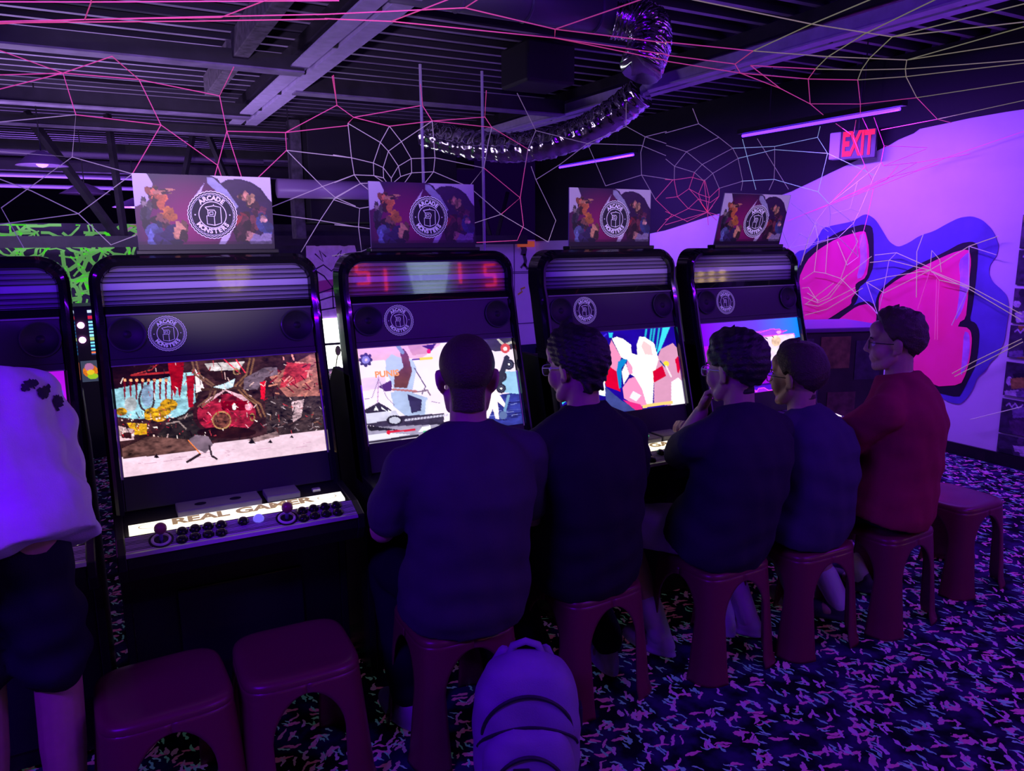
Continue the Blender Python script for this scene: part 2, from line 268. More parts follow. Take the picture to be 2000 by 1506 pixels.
# ------------------------------------------------------------------ traced measurements (metres)
STRANDS = [
(0,'p',[(-0.25,3.28,2.35),(0.04,3.07,2.35),(0.37,2.87,2.35),(0.74,2.65,2.35)]),
(0,'p',[(-0.24,3.24,2.35),(0.04,3.07,2.35),(0.44,2.84,2.35),(0.56,2.53,2.35)]),
(0,'p',[(-0.22,2.99,2.35),(0.06,2.85,2.35),(0.74,2.49,2.35)]),
(0,'p',[(0.04,3.07,2.35),(0.06,2.85,2.35),(0.06,2.79,2.35)]),
(0,'p',[(-0.25,3.26,2.35),(0.36,2.93,2.35),(0.76,2.70,2.35)]),
(0,'p',[(-0.30,3.75,2.21),(-0.05,3.75,2.30),(0.13,3.59,2.35)]),
(0,'p',[(-0.29,3.75,2.27),(-0.05,3.75,2.30),(0.23,3.75,2.30),(0.55,3.75,2.26),(0.59,3.57,2.35)]),
(0,'p',[(0.13,3.59,2.35),(0.23,3.75,2.30),(0.30,3.75,2.12),(0.52,3.75,1.96)]),
(0,'p',[(-0.27,3.65,2.35),(-0.05,3.75,2.30),(-0.02,3.75,2.14)]),
(0,'p',[(-0.02,3.75,2.14),(0.30,3.75,2.12)]),
(0,'c',[(-0.31,3.75,2.09),(-0.02,3.75,2.14),(-0.05,3.75,1.97),(0.17,3.75,1.91)]),
(0,'c',[(-0.32,3.75,1.98),(-0.05,3.75,1.97),(-0.32,3.75,1.76),(-0.26,3.75,1.60)]),
(0,'c',[(-0.33,3.75,1.88),(-0.21,3.75,1.83),(-0.05,3.75,1.74),(0.06,3.75,1.61),(0.16,3.75,1.65)]),
(0,'p',[(0.30,3.75,2.12),(0.17,3.75,1.91)]),
(0,'c',[(0.17,3.75,1.91),(-0.05,3.75,1.74),(-0.36,3.75,1.69)]),
(0,'p',[(0.55,3.75,2.26),(0.57,3.75,2.11),(0.52,3.75,1.96),(0.54,3.75,1.88)]),
(0,'p',[(0.57,3.75,2.11),(0.83,3.75,2.12),(1.08,3.75,2.26),(1.01,3.56,2.35)]),
(0,'p',[(0.83,3.75,2.12),(0.83,3.75,2.04),(0.68,3.75,1.90)]),
(0,'p',[(0.83,3.75,2.12),(1.13,3.75,2.17)]),
(0,'c',[(0.83,3.75,2.04),(1.14,3.75,2.02)]),
(0,'c',[(0.83,3.75,2.04),(0.99,3.75,1.88),(1.05,3.75,1.83),(1.15,3.75,1.79)]),
(0,'c',[(0.72,3.75,1.77),(0.99,3.75,1.88),(1.15,3.75,1.94)]),
(0,'c',[(1.05,3.75,1.83),(0.97,3.75,1.72),(0.87,3.75,1.57)]),
(0,'c',[(0.73,3.75,1.75),(0.97,3.75,1.72),(1.15,3.75,1.69)]),
(0,'c',[(1.05,3.75,1.83),(1.16,3.75,1.89)]),
(0,'p',[(0.57,3.75,2.11),(0.62,3.75,1.91)]),
(0,'p',[(0.52,3.75,1.96),(0.50,3.75,1.90)]),
(1,'p',[(0.74,2.65,2.35),(1.12,2.38,2.35),(1.12,2.25,2.35)]),
(1,'p',[(0.75,2.70,2.35),(0.96,2.63,2.35),(1.05,2.28,2.35)]),
(1,'p',[(0.96,2.63,2.35),(1.57,2.56,2.35),(1.51,2.46,2.35),(1.12,2.38,2.35)]),
(1,'p',[(1.51,2.46,2.35),(1.58,2.03,2.35)]),
(1,'p',[(1.51,2.46,2.35),(1.98,2.43,2.35)]),
(1,'p',[(1.57,2.56,2.35),(2.11,2.57,2.35)]),
(1,'p',[(1.57,2.56,2.35),(2.17,2.65,2.35)]),
(1,'p',[(1.01,3.54,2.35),(1.08,3.75,2.26),(1.16,3.75,2.21),(1.13,3.75,2.18)]),
(1,'p',[(1.16,3.75,2.21),(1.51,3.75,2.29)]),
(1,'p',[(1.43,3.55,2.35),(1.52,3.75,2.29),(1.57,3.75,2.22)]),
(1,'p',[(1.16,3.75,2.21),(1.34,3.75,2.18),(1.57,3.75,2.22),(1.87,3.75,2.26),(1.78,3.55,2.35)]),
(1,'p',[(1.57,3.75,2.22),(1.91,3.75,2.21)]),
(1,'p',[(1.87,3.75,2.26),(1.91,3.75,2.21),(2.13,3.75,2.11),(2.08,3.75,1.85)]),
(1,'c',[(1.13,3.75,2.18),(1.14,3.75,2.02),(1.15,3.75,1.94),(1.18,3.75,1.90),(1.22,3.75,1.87)]),
(1,'c',[(1.13,3.75,2.18),(1.29,3.75,2.10),(1.33,3.75,2.06),(1.38,3.75,1.99),(1.39,3.75,1.94),(1.34,3.75,1.90)]),
(1,'c',[(1.34,3.75,2.18),(1.29,3.75,2.10),(1.25,3.75,2.00),(1.25,3.75,1.94),(1.33,3.75,1.89)]),
(1,'c',[(1.34,3.75,2.18),(1.40,3.75,2.11),(1.45,3.75,2.03),(1.45,3.75,1.96),(1.41,3.75,1.91),(1.34,3.75,1.89)]),
(1,'c',[(1.57,3.75,2.22),(1.40,3.75,2.11),(1.33,3.75,2.06),(1.30,3.75,1.98),(1.30,3.75,1.93),(1.33,3.75,1.89)]),
(1,'c',[(1.14,3.75,2.02),(1.25,3.75,2.00),(1.30,3.75,1.98),(1.34,3.75,1.93),(1.34,3.75,1.89)]),
(1,'c',[(1.57,3.75,2.22),(1.58,3.75,2.04),(1.57,3.75,1.97),(1.51,3.75,1.90)]),
(1,'c',[(1.58,3.75,2.04),(1.45,3.75,2.03),(1.38,3.75,1.99),(1.34,3.75,1.93)]),
(1,'c',[(1.05,3.75,2.03),(1.14,3.75,2.02)]),
(1,'c',[(1.15,3.75,1.94),(1.25,3.75,1.94),(1.30,3.75,1.93)]),
(1,'c',[(1.57,3.75,1.97),(1.45,3.75,1.96),(1.39,3.75,1.94)]),
(1,'c',[(1.05,3.75,1.90),(1.15,3.75,1.94)]),
(1,'c',[(1.58,3.75,2.04),(1.86,3.75,2.00),(1.77,3.75,1.90)]),
(1,'c',[(1.57,3.75,1.97),(1.77,3.75,1.90),(1.96,3.75,1.76),(2.26,3.75,1.61)]),
(1,'c',[(1.04,3.75,1.82),(1.18,3.75,1.90),(1.32,3.75,1.91)]),
(1,'c',[(1.04,3.75,1.82),(1.17,3.75,1.78),(1.16,3.75,1.69),(1.17,3.75,1.57),(1.02,3.75,1.55)]),
(1,'c',[(1.17,3.75,1.78),(1.23,3.75,1.79)]),
(1,'c',[(1.04,3.75,1.70),(1.16,3.75,1.69),(1.23,3.75,1.68)]),
(1,'c',[(1.17,3.75,1.57),(1.25,3.75,1.60)]),
(1,'c',[(1.91,3.75,2.21),(1.89,3.75,2.14),(1.86,3.75,2.00)]),
(1,'p',[(1.86,3.75,2.00),(2.08,3.75,1.85),(1.96,3.75,1.76)]),
(1,'c',[(1.96,3.75,1.76),(1.79,3.75,1.71)]),
(1,'p',[(2.11,3.75,2.01),(2.08,3.75,1.85),(2.10,3.75,1.70),(2.06,3.75,1.62),(1.81,3.75,1.61)]),
(1,'c',[(1.95,3.54,2.35),(2.18,3.75,2.21),(2.52,3.75,2.16),(2.65,3.75,1.93)]),
(1,'c',[(2.18,3.75,2.21),(2.13,3.75,2.11),(2.11,3.75,2.01)]),
(1,'c',[(2.52,3.75,2.16),(2.79,3.75,2.27),(2.93,3.75,2.22),(3.09,3.75,2.19)]),
(1,'c',[(2.79,3.75,2.27),(2.63,3.54,2.35)]),
(1,'c',[(2.15,3.75,2.02),(2.18,3.75,1.95),(2.31,3.75,1.73),(2.26,3.75,1.61)]),
(1,'c',[(2.18,3.75,1.95),(2.34,3.75,2.04),(2.52,3.75,2.16)]),
(1,'c',[(2.52,3.75,2.16),(2.90,3.75,2.17),(3.09,3.75,2.12)]),
(1,'c',[(2.93,3.75,2.22),(2.90,3.75,2.13),(2.91,3.75,2.00),(3.02,3.75,1.86)]),
(1,'c',[(2.93,3.75,2.22),(3.09,3.75,2.26)]),
(1,'c',[(2.65,3.75,1.93),(2.91,3.75,2.00),(3.15,3.75,1.98)]),
(1,'p',[(3.02,3.75,1.86),(3.15,3.75,1.98)]),
(1,'p',[(3.02,3.75,1.86),(3.15,3.75,1.77),(3.04,3.75,1.67)]),
(2,'y',[(1.70,1.98,2.35),(2.28,2.00,2.35),(2.69,1.98,2.35),(2.94,1.63,2.35)]),
(2,'y',[(2.22,1.71,2.35),(2.28,2.00,2.35),(2.38,2.37,2.35)]),
(2,'p',[(2.38,2.37,2.35),(2.48,2.57,2.35),(2.63,2.69,2.35)]),
(2,'y',[(2.40,1.61,2.35),(2.56,2.00,2.35),(2.73,2.30,2.35),(2.87,2.48,2.35)]),
(2,'p',[(2.87,2.48,2.35),(3.01,2.64,2.35),(3.55,3.09,2.35)]),
(2,'y',[(2.71,1.51,2.35),(2.69,1.98,2.35),(2.91,2.24,2.35),(3.07,2.40,2.35),(3.24,2.55,2.35)]),
(2,'p',[(3.24,2.55,2.35),(3.81,2.97,2.35),(4.15,3.23,2.35)]),
(2,'y',[(2.99,1.66,2.35),(3.08,2.19,2.35),(3.23,2.30,2.35),(3.38,2.40,2.35),(3.92,2.71,2.35)]),
(2,'p',[(3.92,2.71,2.35),(4.72,3.11,2.35)]),
(2,'y',[(3.22,1.78,2.35),(3.08,2.19,2.35)]),
(2,'p',[(1.98,2.42,2.35),(2.38,2.37,2.35)]),
(2,'y',[(2.38,2.37,2.35),(2.73,2.30,2.35),(3.08,2.19,2.35)]),
(2,'y',[(3.54,1.95,2.35),(3.23,2.30,2.35),(3.07,2.40,2.35),(2.87,2.48,2.35)]),
(2,'p',[(2.87,2.48,2.35),(2.56,2.56,2.35)]),
(2,'y',[(3.60,1.98,2.35),(3.38,2.40,2.35),(3.24,2.55,2.35)]),
(2,'p',[(3.24,2.55,2.35),(3.01,2.64,2.35),(2.63,2.69,2.35),(2.18,2.66,2.35)]),
(2,'p',[(2.11,2.58,2.35),(2.48,2.57,2.35)]),
(2,'p',[(2.63,2.69,2.35),(3.07,2.86,2.35),(3.55,3.09,2.35),(3.92,3.31,2.35)]),
(2,'p',[(2.56,2.56,2.35),(3.07,2.86,2.35)]),
(2,'p',[(3.55,3.09,2.35),(3.81,2.97,2.35),(3.92,2.71,2.35)]),
(2,'y',[(3.92,2.71,2.35),(4.00,2.19,2.35)]),
(2,'y',[(4.72,3.11,2.35),(4.52,2.46,2.35)]),
(2,'p',[(4.72,3.11,2.35),(4.81,3.57,2.35)]),
(2,'p',[(4.72,3.11,2.35),(4.94,3.16,2.35)]),
(2,'w',[(3.71,3.75,2.25),(3.85,3.75,1.94)]),
(2,'c',[(3.84,3.75,2.26),(4.15,3.75,1.95)]),
(2,'w',[(4.29,3.64,2.35),(4.40,3.75,2.30),(4.51,3.75,2.20),(5.02,3.75,2.07)]),
(2,'w',[(4.40,3.75,2.30),(4.00,3.75,2.22),(3.63,3.75,2.19)]),
(2,'c',[(4.00,3.75,2.22),(4.01,3.75,2.08),(4.01,3.75,2.01),(3.97,3.75,1.94)]),
(2,'w',[(4.51,3.75,2.20),(4.00,3.75,2.20),(3.68,3.75,2.13)]),
(2,'w',[(4.51,3.75,2.20),(4.44,3.75,1.94)]),
(2,'w',[(4.01,3.75,2.01),(3.72,3.75,1.99)]),
(2,'w',[(4.01,3.75,2.01),(4.44,3.75,1.94),(4.56,3.75,1.86)]),
(2,'c',[(5.02,3.75,2.07),(4.88,3.75,1.81),(4.83,3.75,1.73),(4.56,3.75,1.86)]),
(2,'c',[(5.08,3.75,2.16),(4.84,3.75,2.02),(4.56,3.75,1.86),(4.42,3.75,1.72),(4.37,3.75,1.62),(4.31,3.75,1.44)]),
(2,'c',[(5.08,3.75,2.16),(5.02,3.75,2.07)]),
(2,'c',[(4.84,3.75,2.02),(4.78,3.75,1.83),(4.88,3.75,1.81)]),
(2,'c',[(4.56,3.75,1.86),(4.58,3.75,1.79),(4.58,3.75,1.70),(4.68,3.75,1.63),(4.37,3.75,1.57)]),
(2,'c',[(4.58,3.75,1.79),(4.78,3.75,1.83)]),
(2,'c',[(4.42,3.75,1.72),(4.58,3.75,1.70)]),
(2,'c',[(4.68,3.75,1.63),(4.83,3.75,1.73)]),
(2,'c',[(4.68,3.75,1.63),(4.91,3.75,1.49),(4.79,3.75,1.43)]),
(2,'c',[(4.83,3.75,1.73),(4.91,3.75,1.49)]),
(2,'c',[(4.18,3.75,1.86),(4.35,3.75,1.78),(4.57,3.75,1.67)]),
(2,'c',[(4.27,3.75,1.66),(4.38,3.75,1.62)]),
(2,'c',[(4.09,3.75,1.71),(4.19,3.75,1.56),(4.30,3.75,1.66)]),
(2,'c',[(4.19,3.75,1.56),(4.68,3.75,1.63)]),
(2,'c',[(4.33,3.75,1.79),(4.42,3.75,1.72)]),
(2,'m',[(4.29,3.24,2.35),(5.10,3.75,2.28),(5.08,3.75,2.17),(5.11,3.75,2.14)]),
(2,'p',[(5.11,3.75,2.14),(5.49,3.75,2.18)]),
(2,'p',[(5.10,3.75,2.28),(5.57,3.73,2.29)]),
(2,'m',[(4.25,3.29,2.35),(4.73,3.61,2.35)]),
(2,'p',[(4.28,3.36,2.35),(4.76,3.75,2.32),(4.91,3.75,2.13),(5.01,3.75,2.02)]),
(2,'p',[(5.11,3.75,2.14),(5.57,3.74,2.28)]),
(2,'p',[(4.16,3.75,1.74),(4.56,3.75,1.86),(5.16,3.75,2.05),(5.49,3.75,2.18),(5.57,3.40,2.21)]),
(2,'p',[(4.33,3.75,1.79),(5.02,3.75,1.98),(5.47,3.75,2.11),(5.57,3.63,2.16)]),
(2,'p',[(5.02,3.75,1.98),(4.98,3.75,1.79),(4.91,3.75,1.55)]),
(2,'p',[(5.16,3.75,2.05),(5.28,3.75,2.15)]),
(2,'p',[(4.28,3.51,2.35),(4.73,3.75,2.34)]),
(2,'p',[(4.56,3.75,1.86),(5.12,3.75,2.05),(5.49,3.75,2.12),(5.57,3.58,2.20),(5.57,3.05,2.32)]),
(2,'p',[(4.85,3.75,1.94),(5.17,3.75,2.05)]),
(2,'p',[(4.91,3.75,2.13),(4.78,3.75,2.02),(4.59,3.75,1.88)]),
(2,'c',[(3.06,3.49,2.35),(3.34,3.75,2.32),(3.51,3.75,2.25),(3.63,3.75,2.19),(3.68,3.75,2.13),(3.73,3.75,1.99),(3.72,3.75,1.93)]),
(2,'c',[(3.08,3.75,2.25),(3.34,3.75,2.32)]),
(2,'c',[(3.09,3.75,2.10),(3.16,3.75,2.06),(3.32,3.75,2.03),(3.40,3.75,1.98)]),
(2,'c',[(3.16,3.75,2.06),(3.25,3.75,2.15),(3.51,3.75,2.25)]),
(2,'c',[(3.32,3.75,2.03),(3.38,3.75,2.08),(3.63,3.75,2.19)]),
(2,'c',[(3.40,3.75,1.98),(3.47,3.75,2.03),(3.68,3.75,2.13)]),
(2,'c',[(3.09,3.75,2.18),(3.25,3.75,2.15),(3.38,3.75,2.08),(3.47,3.75,2.03),(3.53,3.75,1.94)]),
(2,'c',[(3.16,3.75,2.06),(3.16,3.75,1.98)]),
(2,'p',[(3.16,3.75,1.98),(3.19,3.75,1.88),(3.28,3.75,1.81),(3.44,3.75,1.79)]),
(2,'p',[(3.32,3.75,2.03),(3.28,3.75,1.93),(3.36,3.75,1.87),(3.44,3.75,1.79)]),
(2,'p',[(3.40,3.75,1.98),(3.36,3.75,1.90),(3.39,3.75,1.84),(3.44,3.75,1.79)]),
(2,'p',[(3.53,3.75,1.94),(3.53,3.75,1.89),(3.44,3.75,1.79)]),
(2,'p',[(3.09,3.75,1.98),(3.16,3.75,1.98),(3.30,3.75,2.00),(3.41,3.75,1.98),(3.45,3.75,1.88),(3.44,3.75,1.79)]),
(2,'p',[(3.10,3.75,1.87),(3.19,3.75,1.88),(3.28,3.75,1.93),(3.36,3.75,1.90),(3.45,3.75,1.88),(3.53,3.75,1.94)]),
(2,'p',[(3.10,3.75,1.74),(3.28,3.75,1.81),(3.36,3.75,1.87),(3.46,3.75,1.85),(3.53,3.75,1.89)]),
(2,'p',[(3.10,3.75,1.71),(3.44,3.75,1.79)]),
(2,'p',[(3.27,3.75,1.73),(3.44,3.75,1.79)]),
(2,'p',[(3.44,3.75,1.79),(3.54,3.75,1.77)]),
(2,'p',[(3.44,3.75,1.79),(3.45,3.75,1.71)]),
(2,'p',[(3.44,3.75,1.79),(3.52,3.75,1.74)]),
(2,'p',[(3.44,3.75,1.79),(3.48,3.75,1.83)]),
(2,'c',[(3.73,3.75,1.99),(3.53,3.75,1.94)]),
(2,'p',[(3.10,3.75,1.79),(3.16,3.75,1.77),(3.28,3.75,1.73)]),
(2,'p',[(3.44,3.75,1.79),(3.40,3.75,1.99)]),
(3,'y',[(5.57,4.14,1.43),(5.57,3.96,1.45),(5.57,3.62,1.38)]),
(3,'y',[(5.57,4.10,1.49),(5.57,3.91,1.51),(5.57,3.62,1.40)]),
(3,'y',[(5.57,3.62,1.38),(5.57,3.30,1.27),(5.57,2.93,1.10)]),
(3,'y',[(5.57,3.61,1.37),(5.57,3.30,1.25),(5.57,2.93,1.06)]),
(3,'y',[(5.57,3.62,1.38),(5.57,3.99,1.19),(5.57,4.16,1.27)]),
(3,'p',[(5.57,3.62,1.38),(5.57,3.69,1.08)]),
(3,'p',[(5.57,3.61,1.38),(5.57,3.54,1.31),(5.57,3.53,1.08),(5.57,3.51,0.86)]),
(3,'y',[(5.57,3.54,1.31),(5.57,3.31,1.27)]),
(3,'y',[(5.57,3.71,1.17),(5.57,3.74,1.52),(5.57,3.70,1.65)]),
(3,'c',[(5.57,3.91,1.51),(5.57,3.97,1.45),(5.57,4.00,1.19),(5.57,4.03,1.01),(5.57,4.16,1.27)]),
(3,'y',[(5.57,3.62,1.38),(5.57,3.62,1.53),(5.57,3.55,1.46),(5.57,3.53,1.37)]),
(3,'y',[(5.57,3.62,1.38),(5.57,3.34,1.56),(5.57,3.14,1.63)]),
(3,'c',[(5.57,3.34,1.56),(5.57,3.31,1.26),(5.57,3.41,0.98)]),
(3,'y',[(5.57,3.37,0.62),(5.57,3.22,0.73),(5.57,2.91,0.93)]),
(3,'y',[(5.57,3.35,0.60),(5.57,2.90,0.91)]),
(3,'c',[(5.57,3.20,0.30),(5.57,2.86,0.46)]),
(3,'c',[(5.57,3.34,1.56),(5.57,3.14,1.50)]),
(3,'y',[(5.57,3.62,1.38),(5.57,3.97,1.32),(5.57,4.15,1.27)]),
(3,'p',[(5.57,3.56,1.32),(5.57,3.53,0.86)]),
(3,'y',[(5.57,4.83,1.43),(5.57,4.77,1.64),(5.57,4.70,1.77)]),
(3,'y',[(5.57,4.81,1.27),(5.57,4.69,1.34),(5.57,4.57,1.33),(5.57,4.41,1.29),(5.57,4.25,1.17)]),
(3,'y',[(5.57,4.75,1.15),(5.57,4.62,1.09),(5.57,4.53,1.14),(5.57,4.41,1.27),(5.57,4.13,1.48)]),
(3,'y',[(5.57,4.79,1.11),(5.57,4.63,1.07),(5.57,4.51,1.12),(5.57,4.35,1.32)]),
(3,'y',[(5.57,4.77,1.05),(5.57,4.62,1.04),(5.57,4.48,1.11),(5.57,4.26,1.22)]),
(3,'y',[(5.57,4.76,0.95),(5.57,4.53,1.02),(5.57,4.19,1.22)]),
(3,'y',[(5.57,4.69,1.34),(5.57,4.67,1.62),(5.57,4.71,1.74)]),
(3,'y',[(5.57,4.57,1.33),(5.57,4.57,1.65)]),
(3,'y',[(5.57,4.41,1.29),(5.57,4.36,1.44),(5.57,4.27,1.60),(5.57,4.33,1.69)]),
(3,'y',[(5.57,4.73,0.84),(5.57,4.57,0.87)]),
(3,'y',[(5.57,4.36,1.41),(5.57,4.47,1.60)]),
(3,'y',[(5.57,4.81,1.19),(5.57,4.74,1.20),(5.57,4.63,1.08)]),
(3,'c',[(5.57,4.25,1.17),(5.57,4.11,1.08),(5.57,4.04,1.02)]),
(3,'y',[(5.57,4.25,0.90),(5.57,4.10,0.82)]),
(3,'y',[(5.57,4.48,1.25),(5.57,4.76,1.05)]),
]
M_BLUE = [(5.009,1.438),(4.933,1.520),(4.814,1.536),(4.716,1.646),(4.674,1.722),(4.546,1.742),(4.370,1.767),(4.288,1.816),(4.238,1.821),(4.159,1.775),(4.085,1.681),(4.021,1.595),(3.939,1.552),(3.850,1.587),(3.765,1.641),(3.652,1.673),(3.559,1.724),(3.468,1.767),(3.377,1.776),(3.297,1.748),(3.213,1.671),(3.168,1.577),(3.162,1.562),(3.169,1.493),(3.210,1.429),(3.212,1.366),(3.174,1.304),(3.107,1.256),(3.065,1.208),(3.044,1.121),(3.050,1.006),(3.051,0.904),(3.083,0.797),(3.138,0.725),(3.158,0.669),(3.216,0.607),(3.234,0.524),(3.278,0.434),(3.327,0.384),(3.440,0.392),(3.854,0.643),(4.107,0.731),(4.770,0.721),(4.964,0.835)]
M_BLK1 = [(4.929,1.331),(4.869,1.477),(4.720,1.580),(4.522,1.678),(4.349,1.727),(4.264,1.741),(4.187,1.723),(4.164,1.643),(4.142,1.397),(4.190,1.278),(4.270,1.215),(4.266,1.140),(4.292,1.078),(4.392,0.994),(4.513,0.907),(4.567,0.870),(4.756,0.804),(4.877,0.793)]
M_PK1 = [(4.903,1.267),(4.826,1.430),(4.716,1.526),(4.518,1.630),(4.310,1.680),(4.246,1.685),(4.224,1.629),(4.201,1.556),(4.187,1.440),(4.201,1.307),(4.299,1.251),(4.391,1.191),(4.301,1.213),(4.287,1.181),(4.331,1.121),(4.417,1.070),(4.317,1.114),(4.327,1.076),(4.412,1.021),(4.499,0.963),(4.607,0.899),(4.759,0.840),(4.871,0.843)]
M_BLK2 = [(4.584,0.853),(4.393,1.010),(4.276,1.086),(4.175,1.115),(4.097,1.083),(4.056,1.005),(4.057,0.916),(4.154,0.877)]
M_PK2 = [(4.529,0.870),(4.390,0.976),(4.273,1.061),(4.173,1.090),(4.106,1.060),(4.078,1.003),(4.079,0.944),(4.156,0.903)]
M_BLK3 = [(4.100,1.120),(4.067,1.210),(3.948,1.315),(3.773,1.412),(3.552,1.516),(3.436,1.582),(3.358,1.594),(3.318,1.581),(3.305,1.543),(3.298,1.453),(3.297,1.260),(3.302,1.116),(3.312,1.022),(3.264,1.007),(3.232,0.950),(3.226,0.832),(3.232,0.699),(3.268,0.599),(3.310,0.484),(3.333,0.438),(3.531,0.446),(3.938,0.692),(4.065,0.826),(4.094,1.002)]
M_PK3 = [(4.070,1.151),(4.034,1.211),(3.915,1.302),(3.769,1.377),(3.630,1.448),(3.496,1.510),(3.405,1.536),(3.364,1.530),(3.343,1.453),(3.343,1.323),(3.340,1.166),(3.340,1.033),(3.390,0.998),(3.483,0.965),(3.334,0.974),(3.293,0.945),(3.277,0.880),(3.277,0.746),(3.297,0.622),(3.329,0.535),(3.535,0.488),(3.890,0.697),(3.997,0.803),(4.060,1.004)]
M_HL1 = [(3.436,1.451),(3.376,1.517),(3.356,1.491),(3.348,1.375),(3.345,1.218),(3.372,1.084),(3.417,1.000),(3.407,1.162),(3.409,1.320)]
M_HL2 = [(3.343,0.940),(3.302,0.930),(3.285,0.826),(3.291,0.691),(3.335,0.589),(3.336,0.739)]
M_HL3 = [(4.299,1.645),(4.250,1.673),(4.220,1.586),(4.201,1.410),(4.235,1.306),(4.293,1.289),(4.263,1.439)]
WHITE_TOP = [(2.482,2.490),(2.772,2.479),(3.097,2.473),(3.213,2.473),(3.461,2.467),(3.646,2.454),(3.843,2.442),(3.891,2.415),(4.017,2.383),(4.091,2.351),(4.329,2.279),(4.674,2.171),(5.055,2.051),(5.483,1.960),(6.093,1.872),(6.800,1.740)]
POSTER_Z = [(1.772,1.545),(1.535,1.296),(1.271,1.030),(1.015,0.786),(0.754,0.512),(0.490,0.239),(0.228,0.092)]
# ================================================================== the room
XW, YB, ZC = 5.63, 9.7, 3.02
def carpet():
    m = bpy.data.materials.new('carpet'); m.use_nodes = True; nt = m.node_tree; b = nt.nodes['Principled BSDF']; N = nt.nodes; L = nt.links
    tc = N.new('ShaderNodeTexCoord'); b.inputs['Roughness'].default_value = 0.95; b.inputs['Specular IOR Level'].default_value = 0.1
    def node(t, **k):
        n = N.new(t)
        for a, v in k.items():
            if a in n.inputs: n.inputs[a].default_value = v
            else: setattr(n, a, v)
        return n
    col = None
    base = node('ShaderNodeTexNoise'); base.inputs['Scale'].default_value = 9; base.inputs['Detail'].default_value = 3; L.new(tc.outputs['Object'], base.inputs[0])
    ramp = N.new('ShaderNodeValToRGB'); L.new(base.outputs['Fac'], ramp.inputs[0])
    e = ramp.color_ramp.elements; e[0].position = 0.42; e[0].color = (0.004, 0.003, 0.012, 1); e[1].position = 0.62; e[1].color = (0.040, 0.016, 0.11, 1)
    cur = ramp.outputs[0]; em = None
    for i, (rot, sx, sy, c, th) in enumerate([(0.3, 7.5, 30, (0.80, 0.16, 0.42), 0.31), (1.5, 8, 38, (0.24, 0.62, 0.52), 0.24), (2.4, 7.5, 32, (0.70, 0.20, 0.50), 0.28), (0.95, 9, 40, (0.34, 0.64, 0.58), 0.22), (1.95, 8, 30, (0.62, 0.26, 0.62), 0.25)]):
        mp = N.new('ShaderNodeMapping'); mp.inputs['Rotation'].default_value = (0, 0, rot); mp.inputs['Location'].default_value = (i * 3.7, i * 1.3, 0); L.new(tc.outputs['Object'], mp.inputs[0])
        nz = N.new('ShaderNodeTexNoise'); nz.inputs['Scale'].default_value = 30; nz.inputs['Detail'].default_value = 2; L.new(mp.outputs[0], nz.inputs[0])
        mx = N.new('ShaderNodeVectorMath'); mx.operation = 'SCALE'; mx.inputs['Scale'].default_value = 0.045; L.new(nz.outputs['Color'], mx.inputs[0])
        ad = N.new('ShaderNodeVectorMath'); ad.operation = 'ADD'; L.new(mp.outputs[0], ad.inputs[0]); L.new(mx.outputs[0], ad.inputs[1])
        sc_ = N.new('ShaderNodeVectorMath'); sc_.operation = 'MULTIPLY'; sc_.inputs[1].default_value = (sx * 1.35, sy * 1.35, 1); L.new(ad.outputs[0], sc_.inputs[0])
        vo = N.new('ShaderNodeTexVoronoi'); vo.voronoi_dimensions = '2D'; vo.inputs['Scale'].default_value = 1.0; L.new(sc_.outputs[0], vo.inputs[0])
        lt = N.new('ShaderNodeMath'); lt.operation = 'LESS_THAN'; lt.inputs[1].default_value = th; L.new(vo.outputs['Distance'], lt.inputs[0])
        se = N.new('ShaderNodeSeparateColor'); L.new(vo.outputs['Color'], se.inputs[0])
        g = N.new('ShaderNodeMath'); g.operation = 'LESS_THAN'; g.inputs[1].default_value = 0.27; L.new(se.outputs[0], g.inputs[0])
        mu = N.new('ShaderNodeMath'); mu.operation = 'MULTIPLY'; L.new(lt.outputs[0], mu.inputs[0]); L.new(g.outputs[0], mu.inputs[1])
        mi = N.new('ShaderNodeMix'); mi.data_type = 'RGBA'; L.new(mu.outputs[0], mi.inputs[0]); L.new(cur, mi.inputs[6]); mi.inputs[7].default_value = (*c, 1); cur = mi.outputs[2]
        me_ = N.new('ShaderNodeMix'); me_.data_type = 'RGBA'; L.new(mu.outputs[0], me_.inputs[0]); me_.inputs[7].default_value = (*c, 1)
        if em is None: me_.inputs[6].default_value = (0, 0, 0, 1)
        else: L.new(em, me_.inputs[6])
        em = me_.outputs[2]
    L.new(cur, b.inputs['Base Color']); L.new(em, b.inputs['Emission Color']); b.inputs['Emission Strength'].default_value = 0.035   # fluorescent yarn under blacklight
    return m
tag(MB().box(-6, XW, -4, 22, -0.05, 0).build('floor', carpet()), kind='structure')
# right wall with its painted black top, and the mural
wallm = mat('wall_white', (0.80, 0.76, 0.84), 0.75, var=0.05, vscale=3); wallblk = mat('wall_black', (0.012, 0.010, 0.018), 0.8, bump=0.3, bscale=30)
wr = MB().box(XW, XW + 0.15, -4, YB, 0, ZC).build('wall_right', wallm); tag(wr, kind='structure')
edge = [(-4.0, 2.55)] + WHITE_TOP + [(7.5, 1.66), (YB, 1.64)]
blk = MB(); blk.strip([(XW - .004, y, z) for y, z in edge], [(XW - .004, y, ZC) for y, z in edge]); blk.build('black_paint', wallblk, wr)
MUR = empty('painted_mural', (XW - .006, 4.0, 0), 'pink and violet graffiti mural painted on the white right wall', 'mural')
def onwall(d): return lambda y, z: (d, y - 4.0, z)
mb_ = mat('mural_violet', (0.13, 0.10, 0.52), 0.7, var=0.25, vscale=3); mk_ = mat('mural_black', (0.012, 0.008, 0.02), 0.7)
